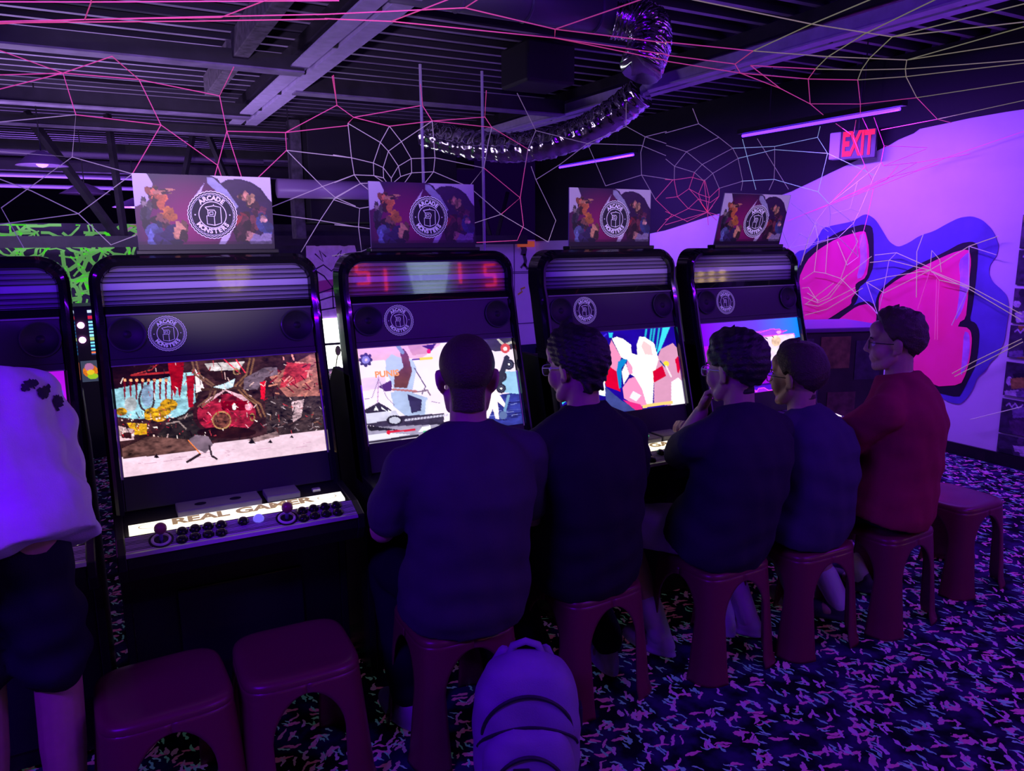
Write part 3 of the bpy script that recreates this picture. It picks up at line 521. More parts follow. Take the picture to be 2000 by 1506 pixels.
mp_ = mat('mural_pink', (0.95, 0.02, 0.30), 0.65, emit=(0.9, 0.01, 0.22), es=0.22, var=0.12, vscale=6); mh_ = mat('mural_highlight', (0.72, 0.30, 0.80), 0.65, var=0.3, vscale=10)
for i, (n, P, m) in enumerate([('violet_cloud', M_BLUE, mb_), ('black_outline', M_BLK1, mk_), ('black_outline', M_BLK2, mk_), ('black_outline', M_BLK3, mk_), ('pink_shape', M_PK1[:11] + M_PK1[12:13] + M_PK1[13:15] + M_PK1[17:], mp_), ('pink_shape', M_PK2, mp_), ('pink_shape', M_PK3[:13] + M_PK3[-4:], mp_), ('pink_shape', M_PK3[14:21] + [(3.62, .60), (3.62, .95)], mp_), ('highlight_streak', M_HL1, mh_), ('highlight_streak', M_HL2, mh_), ('highlight_streak', M_HL3, mh_)]):
    fill(n, smoothpoly(P, 2 if i == 0 else 1), m, onwall(-.0007 * i), MUR)
tag(MB().box(XW - 0.02, XW, -4, YB, 0, 0.09).build('baseboard_right', BLK), kind='structure')
# posters pasted at the right end of the wall
names = ['topmost', 'second from the top', 'third from the top', 'fourth from the top', 'third from the floor', 'second from the floor', 'lowest']
for k, (za, zb) in enumerate(POSTER_Z):
    c = Canvas(60, 44, bg=lin((62, 50, 78))); c.a *= (1 + 0.6 * c.noise(7))[..., None]
    for q in range(9):
        x, y = random.random(), random.random(); g = random.choice([(30, 24, 44), (120, 100, 150), (90, 60, 100), (160, 140, 60), (200, 190, 210)])
        c.disc(x, y, .05 + .1 * random.random(), g, .08 + .14 * random.random(), n=.5) if q % 2 else c.poly([(x, y), (x + .3, y - .1), (x + .35, y + .2), (x + .05, y + .3)], g, n=.5)
    if k % 2: c.line([(.1, .2), (.16, .12), (.22, .22), (.28, .1), (.36, .22), (.44, .1)], .03, (200, 190, 215))
    me = c.mesh('poster', colmat('poster_print', rough=.5), (XW - .010, 3.02, za), (XW - .010, 2.70, za), (XW - .010, 3.02, zb))
    o = link('comic_poster', me); tag(o, 'dark comic poster at right edge of mural wall, %s' % names[k], 'poster', 'posters beside the mural')
    s = o.modifiers.new('solid', 'SOLIDIFY'); s.thickness = .003
# partitions at the back
wb = MB().box(4.15, XW, YB, YB + .1, 0.06, 1.66).build('wall_back', wallm); tag(wb, kind='structure')
MB().box(4.15, XW, YB - .03, YB, 0, .14).build('kick_plate', mat('navy', (.01, .008, .05), .6), wb)
for z in (1.18, 1.20, .45): MB().box(4.2, XW - .02, YB - .008, YB, z, z + .012).build('panel_joint', mat('joint', (.15, .1, .2), .8), wb)
for x in (4.80, 5.27): MB().box(x, x + .01, YB - .008, YB, .1, 1.64).build('panel_joint', MATS['joint'], wb)
def doodle(name, m, pts, wd, par, y):
    b = MB(); b.ribbon(pts, wd); b.v = [(p[0], y, p[2]) for p in b.v]; return b.build(name, m, par)
ink = mat('ink_grey', (.07, .06, .08), .8)
for P, wd in [([(5.40, 1.62), (5.44, 1.52), (5.42, 1.44)], .09), ([(5.43, 1.46), (5.46, 1.36), (5.44, 1.28)], .05), ([(5.38, 1.26), (5.43, 1.32), (5.5, 1.24)], .035)]: doodle('wall_drawing', ink, P, wd, wb, YB - .01)
doodle('wall_drawing', mat('ink_yellow', (.7, .65, .05), .8), [(5.33, .88), (5.40, .92), (5.38, .96), (5.45, .98)], .025, wb, YB - .01)
MB().box(5.33, 5.60, YB - .03, YB - .012, 1.56, 1.64).build('orange_sticker', mat('sticker_orange', (.95, .20, .05), .6, emit=(.9, .15, .03), es=.25), wb)
wm = MB().box(-4, 4.15, YB, YB + .1, 0, 1.86).build('wall_mural', mat('mural_dark', (.035, .022, .06), .8, var=.5, vscale=4)); tag(wm, kind='structure')
gm = mat('branch_green', (.22, .80, .12), .7, emit=(.20, .75, .10), es=.22); bm_ = mat('branch_cream', (.72, .55, .45), .7, emit=(.6, .4, .35), es=.12)
TREE = empty('branch_mural', (0, YB - .006, 0), 'bright green tree branches painted on the dark wall behind the left cabinets', 'mural')
def branch(x, z, a, n, wd, m, lvl=0):
    P = [(x, z)]
    for i in range(n):
        a += random.uniform(-.75, .75); st = random.uniform(.06, .12); x += st * math.cos(a); z += st * math.sin(a) * .9; z = min(max(z, .15), 1.84); P.append((x, z))
        if lvl < 2 and random.random() < .38: branch(x, z, a + random.choice([-1, 1]) * random.uniform(.6, 1.2), max(3, n // 2), wd * .7, m, lvl + 1)
    b = MB(); b.ribbon(P, wd); b.v = [(p[0], -.001 * lvl, p[2]) for p in b.v]; b.build('branch', m, TREE)
for k in range(24): branch(random.uniform(-1.2, .35), random.uniform(.5, 1.75), random.uniform(0, 6.28), 8, .04, gm)
for k in range(7): branch(-1.1 + .2 * k, 1.76, random.uniform(-.4, .4), 6, .03, gm)
for k in range(9): branch(.45 + .07 * k, 1.5 + .03 * k, random.uniform(1, 2), 4, .05, bm_)
PM = empty('shadow_figure_mural', (2.62, YB - .006, 1.2), 'pale violet horned figure painted on the wall between two cabinets', 'mural')
pm1 = mat('violet_paint', (.50, .25, .80), .7, emit=(.4, .15, .75), es=.16, var=.3, vscale=9); pm2 = mat('violet_dark_paint', (.06, .01, .12), .7); pm3 = mat('plum_paint', (.42, .04, .35), .7, emit=(.3, .02, .3), es=.1)
fl = lambda d: (lambda x, z: (x, d, z))
fill('glow', smoothpoly([(-.30, .55), (-.2, .38), (-.05, .42), (.05, .42), (.2, .38), (.32, .45), (.36, .1), (.30, -.55), (-.20, -.55), (-.32, .0)]), pm1, fl(0), PM)
fill('plum_band', smoothpoly([(-.3, -.05), (.3, .0), (.3, -.16), (-.28, -.2)]), pm3, fl(-.001), PM)
for P in ([(-.2, .3), (-.1, .2), (-.14, .34), (-.06, .26)], [(.2, .3), (.1, .2), (.14, .34), (.06, .26)], [(-.22, .1), (-.1, .16), (0, .08), (.1, .17), (.22, .08), (.1, .02), (0, -.12), (-.1, .02), (-.22, .1)], [(-.2, -.2), (0, -.14), (.2, -.2)], [(-.22, -.3), (0, -.24), (.22, -.3)], [(0, -.12), (0, -.4)], [(-.25, -.42), (.25, -.36)]):
    b = MB(); b.ribbon(P, .018); b.v = [(p[0], -.002, p[2]) for p in b.v]; b.build('painted_line', pm2, PM)
# bright low window
win = empty('window_1', (2.66, YB - .02, 0), kind='structure')
wg = mat('daylight_glass', (.9, .95, .9), .3, emit=(.92, 1.0, .9), es=4.0)
for z0, z1 in ((.03, .34), (.36, .68)): MB().box(-.36, .30, -.004, .006, z0, z1).build('pane', wg, win)
MB().box(-.36, .30, -.02, .006, .335, .365).build('window_bar', BLK, win)
for x in (-.38, .30): MB().box(x, x + .03, -.03, .01, 0, .70).build('window_frame', mat('alu', (.5, .5, .52), .4, metal=.8), win)
sp = MB(); sp.tube([(-.06, -.03, .03), (-.04, -.03, .15), (-.02, -.03, .22)], .008); sp.ell((-.02, -.03, .26), (.04, .01, .07), 8); sp.build('plant_silhouette', mat('dry_plant', (.25, .27, .12), .9), win)
# far end of the hall
tag(MB().box(-8, 8, 22, 22.1, 0, ZC + .3).build('wall_far', mat('far_wall', (.02, .012, .04), .9)), kind='structure')
# ceiling deck: ribs along x
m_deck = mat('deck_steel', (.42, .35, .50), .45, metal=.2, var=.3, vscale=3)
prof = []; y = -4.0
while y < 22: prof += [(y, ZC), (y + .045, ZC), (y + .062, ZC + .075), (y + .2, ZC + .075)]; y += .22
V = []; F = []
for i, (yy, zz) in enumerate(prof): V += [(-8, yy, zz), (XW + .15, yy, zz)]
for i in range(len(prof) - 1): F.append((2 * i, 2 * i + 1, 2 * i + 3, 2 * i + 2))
ceil = MB().add(V, F).build('ceiling', m_deck); tag(ceil, kind='structure'); ceil.data.materials.append(mat('deck_recess_shade', (.022, .016, .034), .8))
for q in ceil.data.polygons: q.material_index = 0 if q.center.z < ZC + .01 else 1  # recess faces get a dark colour that paints in shade between the ribs
# beams under the deck
def dbl_beam(name, x, y0, y1, z, wd, label):
    e = empty(name, (x, 0, 0), label, 'beam', 'double steel beams under the deck')
    for s in (-1, 1):
        xx = s * (wd / 4 + .010); h = wd / 4 - .010
        MB().box(xx - h, xx + h, y0, y1, z, z + .012).box(s * .027 - .005, s * .027 + .005, y0, y1, z + .012, z + .11).build('angle_iron', PURPLEGREY, e)
    y = y0 + .35
    while y < y1: MB().box(-.03, .03, y, y + .02, z + .005, z + .06).build('spacer', DARKM, e); y += .83
    MB().box(-.06, .06, y0, y1, z + .13, ZC - .005).build('web_plate', DARKM, e)
    return e
dbl_beam('steel_beam', 1.42, 2.9, 8.3, 2.80, .265, 'pale violet double steel beam running away above the left cabinets')
dbl_beam('steel_beam', 4.10, .6, 9.6, 2.80, .21, 'pale violet double steel beam crossing the right half of the ceiling')
for x, y0, y1, z, n in [(.96, 2.6, 5.55, 2.82, 'near the top edge'), (.96, 5.75, 7.0, 2.82, 'behind the first cross joist')]:
    tag(MB().box(x - .05, x + .05, y0, y1, z, z + .16).build('timber', mat('grey_timber', (.12, .10, .13), .8, var=.5, vscale=20), bevel=.006), 'rough grey timber fixed under the deck, %s' % n, 'beam')
def joist(y, z, h, x0, x1, label):
    e = empty('cross_joist', (0, y, 0), label, 'beam', 'dark cross joists')
    MB().box(x0, x1, -.06, .06, z, z + h).build('chord', DARKM, e); MB().box(x0, x1, -.07, .07, z - .012, z).build('bottom_flange', mat('flange', (.26, .20, .34), .5, var=.3), e)
    return e
joist(5.6, 2.78, .10, -7, 1.38, 'dark cross joist nearest the camera, left of the steel beam')
joist(7.7, 2.78, .11, -7, 1.38, 'dark cross joist in the middle of the left ceiling')
joist(9.0, 2.78, .08, -7, 2.0, 'dark cross joist above the green mural')
joist(11.5, 2.80, .12, -7, 5.5, 'dark cross joist beyond the mural wall'); joist(14.5, 2.80, .14, -7, 5.5, 'farthest dark cross joist in the hall')
joist(6.4, 2.80, .12, 1.5, 4.0, 'thin dark cross joist between the two steel beams')
# rail with struts on top of the partition
rl = empty('steel_rail', (0, 9.4, 0), 'black steel rail with struts in front of the mural wall', 'rail')
MB().box(-4, 5.3, -.05, .05, 1.60, 1.72).build('rail_bar', DARKM, rl)
for P, r in [([(-.50, 0, 2.95), (.24, 0, 1.68)], .05), ([(.24, 0, 2.98), (.29, 0, 1.68)], .04), ([(1.09, 0, 2.9), (.76, 0, 1.7)], .035), ([(1.2, 0, 2.9), (1.62, 0, 1.7)], .035), ([(5.02, .0, 2.3), (4.85, 0, 1.7)], .03), ([(4.6, .0, 2.2), (4.75, 0, 1.7)], .03)]: MB().tube(P, r, 4).build('strut', DARKM, rl)
# dark soffit box and its pale post
tag(MB().box(2.15, 3.95, 8.7, 9.3, 1.86, 2.98).build('soffit', mat('soffit_black', (.008, .006, .014), .7), bevel=.01), 'large black boxed soffit hanging over the back wall', 'soffit')
tag(MB().box(2.02, 2.14, 8.9, 9.1, 1.68, 2.98).build('post', mat('grey_timber2', (.10, .08, .12), .8, var=.5, vscale=14), bevel=.008), 'grey upright post at the left end of the soffit', 'post')
for x, y, z0, z1, d in [(2.97, 6.0, 1.54, ZC, 'longer'), (2.42, 6.0, 2.03, ZC, 'shorter')]:
    tag(MB().tube([(x, y, z0), (x, y, z1)], .012, 6).build('hanging_rod', PURPLEGREY), '%s thin steel rod hanging behind the second cabinet sign' % d, 'rod')
# ducts
tag(MB().tube([(1.75, 8.45, 2.20), (3.1, 8.45, 2.20)], .10, 20).build('vent_pipe', mat('pipe_lilac', (.45, .28, .62), .35), smooth=True), 'violet lit round pipe behind the first two signs', 'pipe')
for o_x in (1.9, 2.9): MB().tube([(o_x, 8.45, 2.25), (o_x, 8.45, ZC + .07)], .006, 5).build('pipe_hanger', DARKM, bpy.data.objects['vent_pipe'])
dm = mat('duct_grey', (.11, .09, .15), .5, metal=.3); dt = empty('air_duct', (2.16, 3.85, 2.90), 'round grey air duct crossing the top of the picture', 'duct')
MB().lathe([(.11, -.75), (.11, .58)], n=28, axis='x').build('pipe', dm, dt, smooth=True)
for x in (-.4, .0, .45): MB().lathe([(.112, x), (.118, x + .01), (.112, x + .02)], n=28, axis='x').build('seam_ring', dm, dt)
def foil(name, path, r, label):
    P = np.array(path, float); t = np.linspace(0, len(P) - 1, 150); Q = np.stack([np.interp(t, range(len(P)), P[:, k]) for k in range(3)], 1)
    for _ in range(60): Q[1:-1] = (Q[:-2] + Q[2:] + 2 * Q[1:-1]) / 4
    n = 56; b = MB(); b.tube(Q, [r * (1 + .035 * math.sin(i * .9)) for i in range(len(Q))], n)
    V = np.array(b.v); g = np.random.default_rng(5); J = g.normal(0, 1, (len(Q), n)); J = J + .5 * np.roll(J, 1, 1) + .5 * np.roll(J, -1, 1)
    for k in range(3): J = J + .35 * np.roll(g.normal(0, 1, J.shape), k, 1)
    C = np.repeat(Q, n, 0); V = C + (V - C) * (1 + .020 * J.reshape(-1, 1)); b.v = [tuple(p) for p in V]
    o = b.build(name, mat('foil', (.75, .72, .80), .14, metal=1.0), smooth=True); tag(o, label, 'duct', 'foil ducts'); return o
foil('foil_duct', [(2.75, 3.85, 2.89), (2.86, 3.80, 2.88), (2.92, 3.72, 2.82), (2.88, 3.66, 2.70), (2.80, 3.64, 2.56)], .12, 'short crumpled silver foil duct dropping from the grey duct')
foil('foil_duct', [(2.80, 6.85, 2.62), (3.02, 6.5, 2.50), (3.24, 6.15, 2.43), (3.46, 5.8, 2.43), (3.64, 5.5, 2.50), (3.78, 5.2, 2.63), (3.86, 5.0, 2.76)], .125, 'long sagging silver foil duct under the right steel beam')
tag(MB().box(2.75, 3.15, 4.85, 5.25, 2.72, 3.0).build('ceiling_vent', mat('vent_black', (.007, .005, .012), .6), bevel=.02), 'black boxed ceiling vent between the foil ducts', 'vent')
# violet led bars, collinear under the ceiling
for y0, y1, lb in [(3.29, 4.65, 'long glowing violet light bar beside the exit sign'), (6.06, 7.39, 'shorter looking violet light bar farther from the camera')]:
    e = empty('light_bar', (4.6, (y0 + y1) / 2, 2.43), lb, 'light', 'violet light bars'); h = (y1 - y0) / 2
    MB().lathe([(.011, -h), (.011, h)], n=10, axis='x').build('tube', mat('violet_tube', (.2, .05, .9), .3, emit=(.075, .014, 1.0), es=6.5), e).rotation_euler = (0, 0, math.pi / 2)
    MB().box(-.03, .03, -h - .03, h + .03, .016, .05).build('housing', BLK, e)
    for s in (-.6, .6): MB().tube([(0, s * h, .05), (0, s * h, ZC - 2.43)], .004, 5).build('hanger', DARKM, e)
# exit sign
ex = empty('exit_sign', (XW - .16, 4.26, 2.365), 'red lit EXIT sign hanging in front of the mural wall', 'sign', rz=math.radians(-74))
MB().box(-.20, -.12, -.02, .05, -.09, .10).build('battery_housing', mat('sign_white', (.55, .52, .58), .5), ex, bevel=.008)
MB().box(-.12, .13, -.012, .02, -.10, .105).build('face_plate', mat('sign_face', (.025, .014, .03), .35), ex, bevel=.005); ex.scale = (1.12, 1.12, 1.12)
V, F = text_geo('EXIT', .115, .004); V = [(p[0] * .95 + .005, -.0165, p[2] * 2.0) for p in V]
MB().add(V, F).build('letters', mat('exit_red', (.06, .0, .0), .5, emit=(1.0, .006, .012), es=1.5), ex)
MB().tube([(0, 0, .1), (0, 0, ZC - 2.27)], .008, 6).build('stem', DARKM, ex)
# ceiling fixtures far left
for x, y, z, s, lb in [(-.35, 8.2, 2.35, 1.0, 'violet reflector lamp hanging at the far left'), (-.05, 10.6, 2.25, 1.3, 'violet reflector lamp above the green mural'), (.55, 12.2, 2.18, 1.4, 'violet reflector lamp beside the first sign')]:
    e = empty('hanging_lamp', (x, y, z), lb, 'lamp', 'violet reflector lamps'); MB().lathe([(.03, .10), (.10, .07), (.20 * s, -.02), (.21 * s, -.03), (.19 * s, -.02), (.02, .05)], n=20).build('shade', mat('shade_violet', (.35, .15, .6), .35), e, smooth=True)
    MB().ell((0, 0, -.01), (.05 * s, .05 * s, .035), 10).build('bulb', mat('bulb_violet', (.4, .2, .9), .3, emit=(.45, .18, 1.0), es=2.5), e); MB().tube([(0, 0, .1), (0, 0, ZC - z + .07)], .006, 5).build('cord', BLK, e)
for k, (y, z) in enumerate([(10.4, 2.66), (12.6, 2.58), (13.6, 2.5)]):
    tag(MB().tube([(-6, y, z), (2.0, y, z)], .03, 8).build('ceiling_pipe', mat('pipe_violet', (.34, .22, .5), .4), smooth=True), ['nearest', 'middle', 'farthest'][k] + ' long pipe running under the far left ceiling', 'pipe', 'pipes under the far ceiling')
# ================================================================== emblem used on signs and cabinets
def circ(r, n, wob=0.0, k=0): return [(r * (1 + wob * math.cos(k * t)) * math.cos(t), r * (1 + wob * math.cos(k * t)) * math.sin(t)) for t in [2 * math.pi * i / n for i in range(n)]]
def emblem():
    b = MB(); b.ribbon(circ(.985, 160, .016, 36), .034, True); b.ribbon(circ(.90, 160, .014, 36), .028, True); b.ribbon(circ(.845, 90), .014, True); b.ribbon(circ(.55, 80), .034, True)
    for word, r, a0, da, sgn in (('ARCADE', .695, 128, -15.2, 1), ('MONSTERS', .695, 218, 15.0, -1)):
        for i, ch in enumerate(word):
            a = math.radians(a0 + da * i) if sgn > 0 else math.radians(a0 + da * i - 1); V, F = text_geo(ch, .27, .013)
            rot = a - math.pi / 2 if sgn > 0 else a + math.pi / 2; c_, s_ = math.cos(rot), math.sin(rot)
            b.add([(r * math.cos(a) + p[0] * c_ - p[2] * s_, 0, r * math.sin(a) + p[0] * s_ + p[2] * c_) for p in V], F)
    for P in ([(-.28, .32), (.06, .38), (.06, .44)], [(.06, .38), (.34, .32), (.34, -.34), (.06, -.44), (-.24, -.38), (-.24, -.04), (.06, -.06), (.06, -.44)], [(-.28, .32), (-.18, .20), (.08, .20), (.13, .12), (.08, -.06)], [(-.18, .20), (-.18, -.04)], [(-.12, .12), (-.12, .02), (.02, .02), (.02, .13), (-.12, .12)]): b.ribbon(P, .034)
    for x in (-.70, .70): b.ribbon(circ(.022, 8), .02, True); b.v[-18:] = [(p[0] + x, p[1], p[2]) for p in b.v[-18:]]
    me = b.mesh('emblem'); me.materials.append(LAV); return me
EMB = emblem()
EMB_DISC = MB().add([(x, 0, z) for x, z in circ(1.0, 90, .016, 36)], [tuple(range(90))]).mesh('emblem_disc'); EMB_DISC.materials.append(mat('emblem_black', (.012, .008, .02), .6))

# ================================================================== pictures on the screens
SCRM = lambda s: colmat('screen_%g' % s, emis=s, rough=.18, base=False)
def zc(c, ox, oy, k): return [((u - ox) * k, (v - oy) * k) for u, v in c]
def screen_street():
    k = 2000 / 480; c = Canvas(300, 168, zc([(219, 716.8), (614.7, 687.8), (638, 879.4), (242.1, 932.5)], 200, 660, k), lin((48, 26, 30)))
    c.put(np.ones_like(c.X, bool), (58, 32, 36), .9, 22)
    c.poly([(90, 420), (300, 350), (560, 290), (740, 280), (760, 520), (640, 650), (250, 660), (100, 640)], (150, 200, 214), .35, 12)
    c.poly([(60, 200), (580, 180), (575, 310), (90, 420)], (30, 8, 14), .6, 16); c.line([(235, 305), (575, 280)], 14, (170, 40, 44)); c.line([(240, 300), (400, 260), (440, 220)], 7, (190, 60, 60))
    for x in range(170, 560, 48): c.poly([(x, 330), (x + 22, 328), (x + 16, 500), (x + 6, 505)], (120, 14, 30), .5); c.disc(x + 14, 345, 12, (255, 170, 120))
    c.poly([(530, 200), (664, 198), (655, 330), (630, 500), (610, 400), (590, 480), (560, 380)], (150, 8, 26), .4); c.poly([(680, 310), (750, 305), (738, 560), (700, 570)], (160, 16, 36), .4); c.poly([(755, 250), (800, 330), (830, 420), (760, 450)], (235, 215, 220), .3)
    for a in range(0, 360, 6): t = math.radians(a); c.disc(360 + 60 * math.cos(t), 500 + 95 * math.sin(t), 9, (60, 45, 50))
    c.disc(365, 470, 48, (140, 165, 195), 90, n=.4); c.disc(230, 540, 50, (175, 180, 185), 60, n=.4)
    for x, y, r in ((540, 545, 70), (500, 590, 60), (400, 610, 60), (460, 640, 62), (155, 600, 46), (380, 640, 40)): c.disc(x, y, r, (190, 140, 18), r * .7, n=.9, sc=40)
    c.poly([(200, 690), (360, 700), (365, 785), (250, 790)], (205, 155, 25), .6, 40); c.poly([(125, 715), (262, 745), (255, 830), (140, 840)], (205, 170, 176), .5); c.poly([(150, 770), (230, 770), (240, 820), (160, 815)], (60, 25, 30), .5)
    for i in range(70): x, y = random.uniform(110, 620), random.uniform(620, 800); c.disc(x, y, random.uniform(3, 8), random.choice([(235, 200, 190), (190, 30, 45), (250, 240, 235), (60, 20, 25)]))
    c.poly([(440, 800), (560, 660), (760, 580), (850, 700), (920, 830), (700, 850)], (38, 30, 30), .8, 30); c.line([(520, 700), (620, 680), (680, 740)], 12, (150, 130, 128)); c.line([(620, 660), (750, 620)], 14, (110, 95, 92))
    # great red flask with bronze tubing
    c.disc(1010, 620, 275, (52, 22, 26), 190, n=.8, sc=30); c.disc(1010, 620, 240, (150, 30, 56), 165, n=.9, sc=20); c.poly([(820, 560), (1000, 430), (1200, 540), (1180, 480), (1000, 420), (850, 500)], (215, 170, 185), .3)
    c.poly([(960, 520), (1180, 510), (1160, 590), (980, 590)], (120, 0, 24), .5); c.disc(1072, 560, 16, (255, 240, 245), 28); c.disc(1190, 560, 30, (235, 150, 175), n=.5)
    for i in range(26): x, y = random.uniform(820, 1230), random.uniform(500, 740); c.line([(x, y), (x + random.uniform(-40, 40), y + random.uniform(-30, 30))], 6, random.choice([(255, 60, 110), (230, 20, 60), (250, 190, 200), (30, 8, 12)]))
    c.disc(1010, 770, 240, (44, 16, 16), 48, n=.7)
    for off in (0, 34): c.line([(760 - off, 180), (790 - off, 300), (930 - off, 400), (900 - off, 490), (810 - off, 560)], 15, (120, 84, 70)); c.line([(1200 + off, 170), (1170 + off, 300), (1080 + off, 390), (1150 + off, 470), (1250 + off, 540), (1290 + off, 640)], 15, (128, 88, 66))
    c.line([(810, 420), (1180, 405)], 22, (70, 44, 36)); c.poly([(830, 210), (1160, 190), (1090, 290), (900, 310)], (190, 180, 182), .6); c.poly([(840, 270), (1120, 260), (1050, 350), (920, 350)], (44, 22, 22), .5); c.line([(990, 175), (1120, 290)], 9, (235, 50, 80)); c.line([(1090, 180), (1160, 280)], 9, (235, 50, 80))
    c.poly([(900, 400), (1000, 370), (1080, 330), (1060, 400), (1000, 420)], (200, 222, 235)); c.disc(970, 670, 78, (170, 130, 84), 74, ring=.86); c.disc(970, 670, 66, (112, 62, 54), 62, n=1, sc=60); c.disc(1090, 275, 28, (150, 120, 90), ring=.6); c.disc(1220, 645, 20, (150, 110, 70), 34, ring=.6)
    # rocks, bushes and planks at the right
    c.poly([(1320, 480), (1800, 430), (1810, 760), (1340, 800)], (58, 44, 46), 1.0, 40); c.poly([(1360, 320), (1700, 130), (1790, 110), (1790, 470), (1500, 480)], (156, 98, 90), .8, 26); c.poly([(1440, 410), (1500, 200), (1700, 210), (1660, 330), (1560, 380)], (176, 52, 66), .7, 26)
    for i in range(30): x, y = random.uniform(1400, 1760), random.uniform(150, 480); c.line([(x, y), (x + random.uniform(-70, 70), y + random.uniform(-50, 50))], random.uniform(5, 14), random.choice([(236, 150, 150), (60, 30, 34), (200, 130, 110), (120, 20, 40)]))
    c.poly([(1540, 520), (1640, 500), (1620, 640), (1550, 690)], (196, 164, 172), .7, 60); c.poly([(1150, 330), (1320, 240), (1420, 240), (1430, 300), (1330, 320), (1260, 420), (1150, 420)], (112, 92, 108), .6); c.poly([(1285, 360), (1330, 350), (1320, 500), (1290, 500)], (220, 20, 50), .3)
    for i in range(60): x, y = random.uniform(1330, 1790), random.uniform(470, 760); c.line([(x, y), (x + random.uniform(-40, 40), y + random.uniform(-25, 25))], random.uniform(3, 7), random.choice([(150, 130, 138), (24, 18, 20), (200, 180, 186), (90, 60, 60)]))
    pal = [(28, 12, 16), (90, 40, 40), (180, 60, 70), (220, 180, 180), (120, 84, 70), (60, 40, 44), (160, 20, 44), (240, 220, 215), (20, 8, 12)]
    for i in range(260):
        x, y = random.uniform(120, 1790), random.uniform(180, 840); L_ = random.uniform(10, 60); a_ = random.uniform(0, 3.14)
        if 120 < x < 740 and 300 < y < 560 and random.random() < .6: continue
        c.line([(x, y), (x + L_ * math.cos(a_) * .7, y + L_ * math.sin(a_))], random.uniform(3, 9), random.choice(pal))
    c.poly([(150, 970), (500, 925), (1000, 845), (1830, 745), (1860, 930), (140, 1170)], (226, 196, 212), .12, 10); c.poly([(160, 900), (380, 800), (740, 830), (770, 915), (400, 960), (170, 985)], (98, 66, 62), .9, 30); c.poly([(1180, 830), (1420, 760), (1440, 800), (1240, 850)], (150, 120, 124), .7, 30)
    for x, y, s in ((440, 965, 24), (1215, 845, 30), (1365, 845, 20), (1540, 805, 16)): c.poly([(x - s, y + s * .5), (x, y - s), (x + s, y + s * .5)], (22, 14, 22))
    for i in range(18): x, y = random.uniform(220, 1750), random.uniform(0, 1); yy = 1050 - (x - 165) * .13 + y * 60 - 30; c.line([(x, yy), (x + random.uniform(30, 120), yy - 12)], 4, (200, 160, 182))
    c.poly([(700, 830), (760, 790), (860, 800), (900, 870), (840, 940), (760, 900)], (120, 100, 116), .5); c.line([(700, 835), (760, 900), (800, 950)], 9, (240, 130, 60)); c.line([(690, 1010), (790, 950)], 20, (40, 26, 34)); c.line([(870, 880), (890, 960), (930, 985)], 16, (50, 36, 46))   # fallen bundle on the sand
    return c
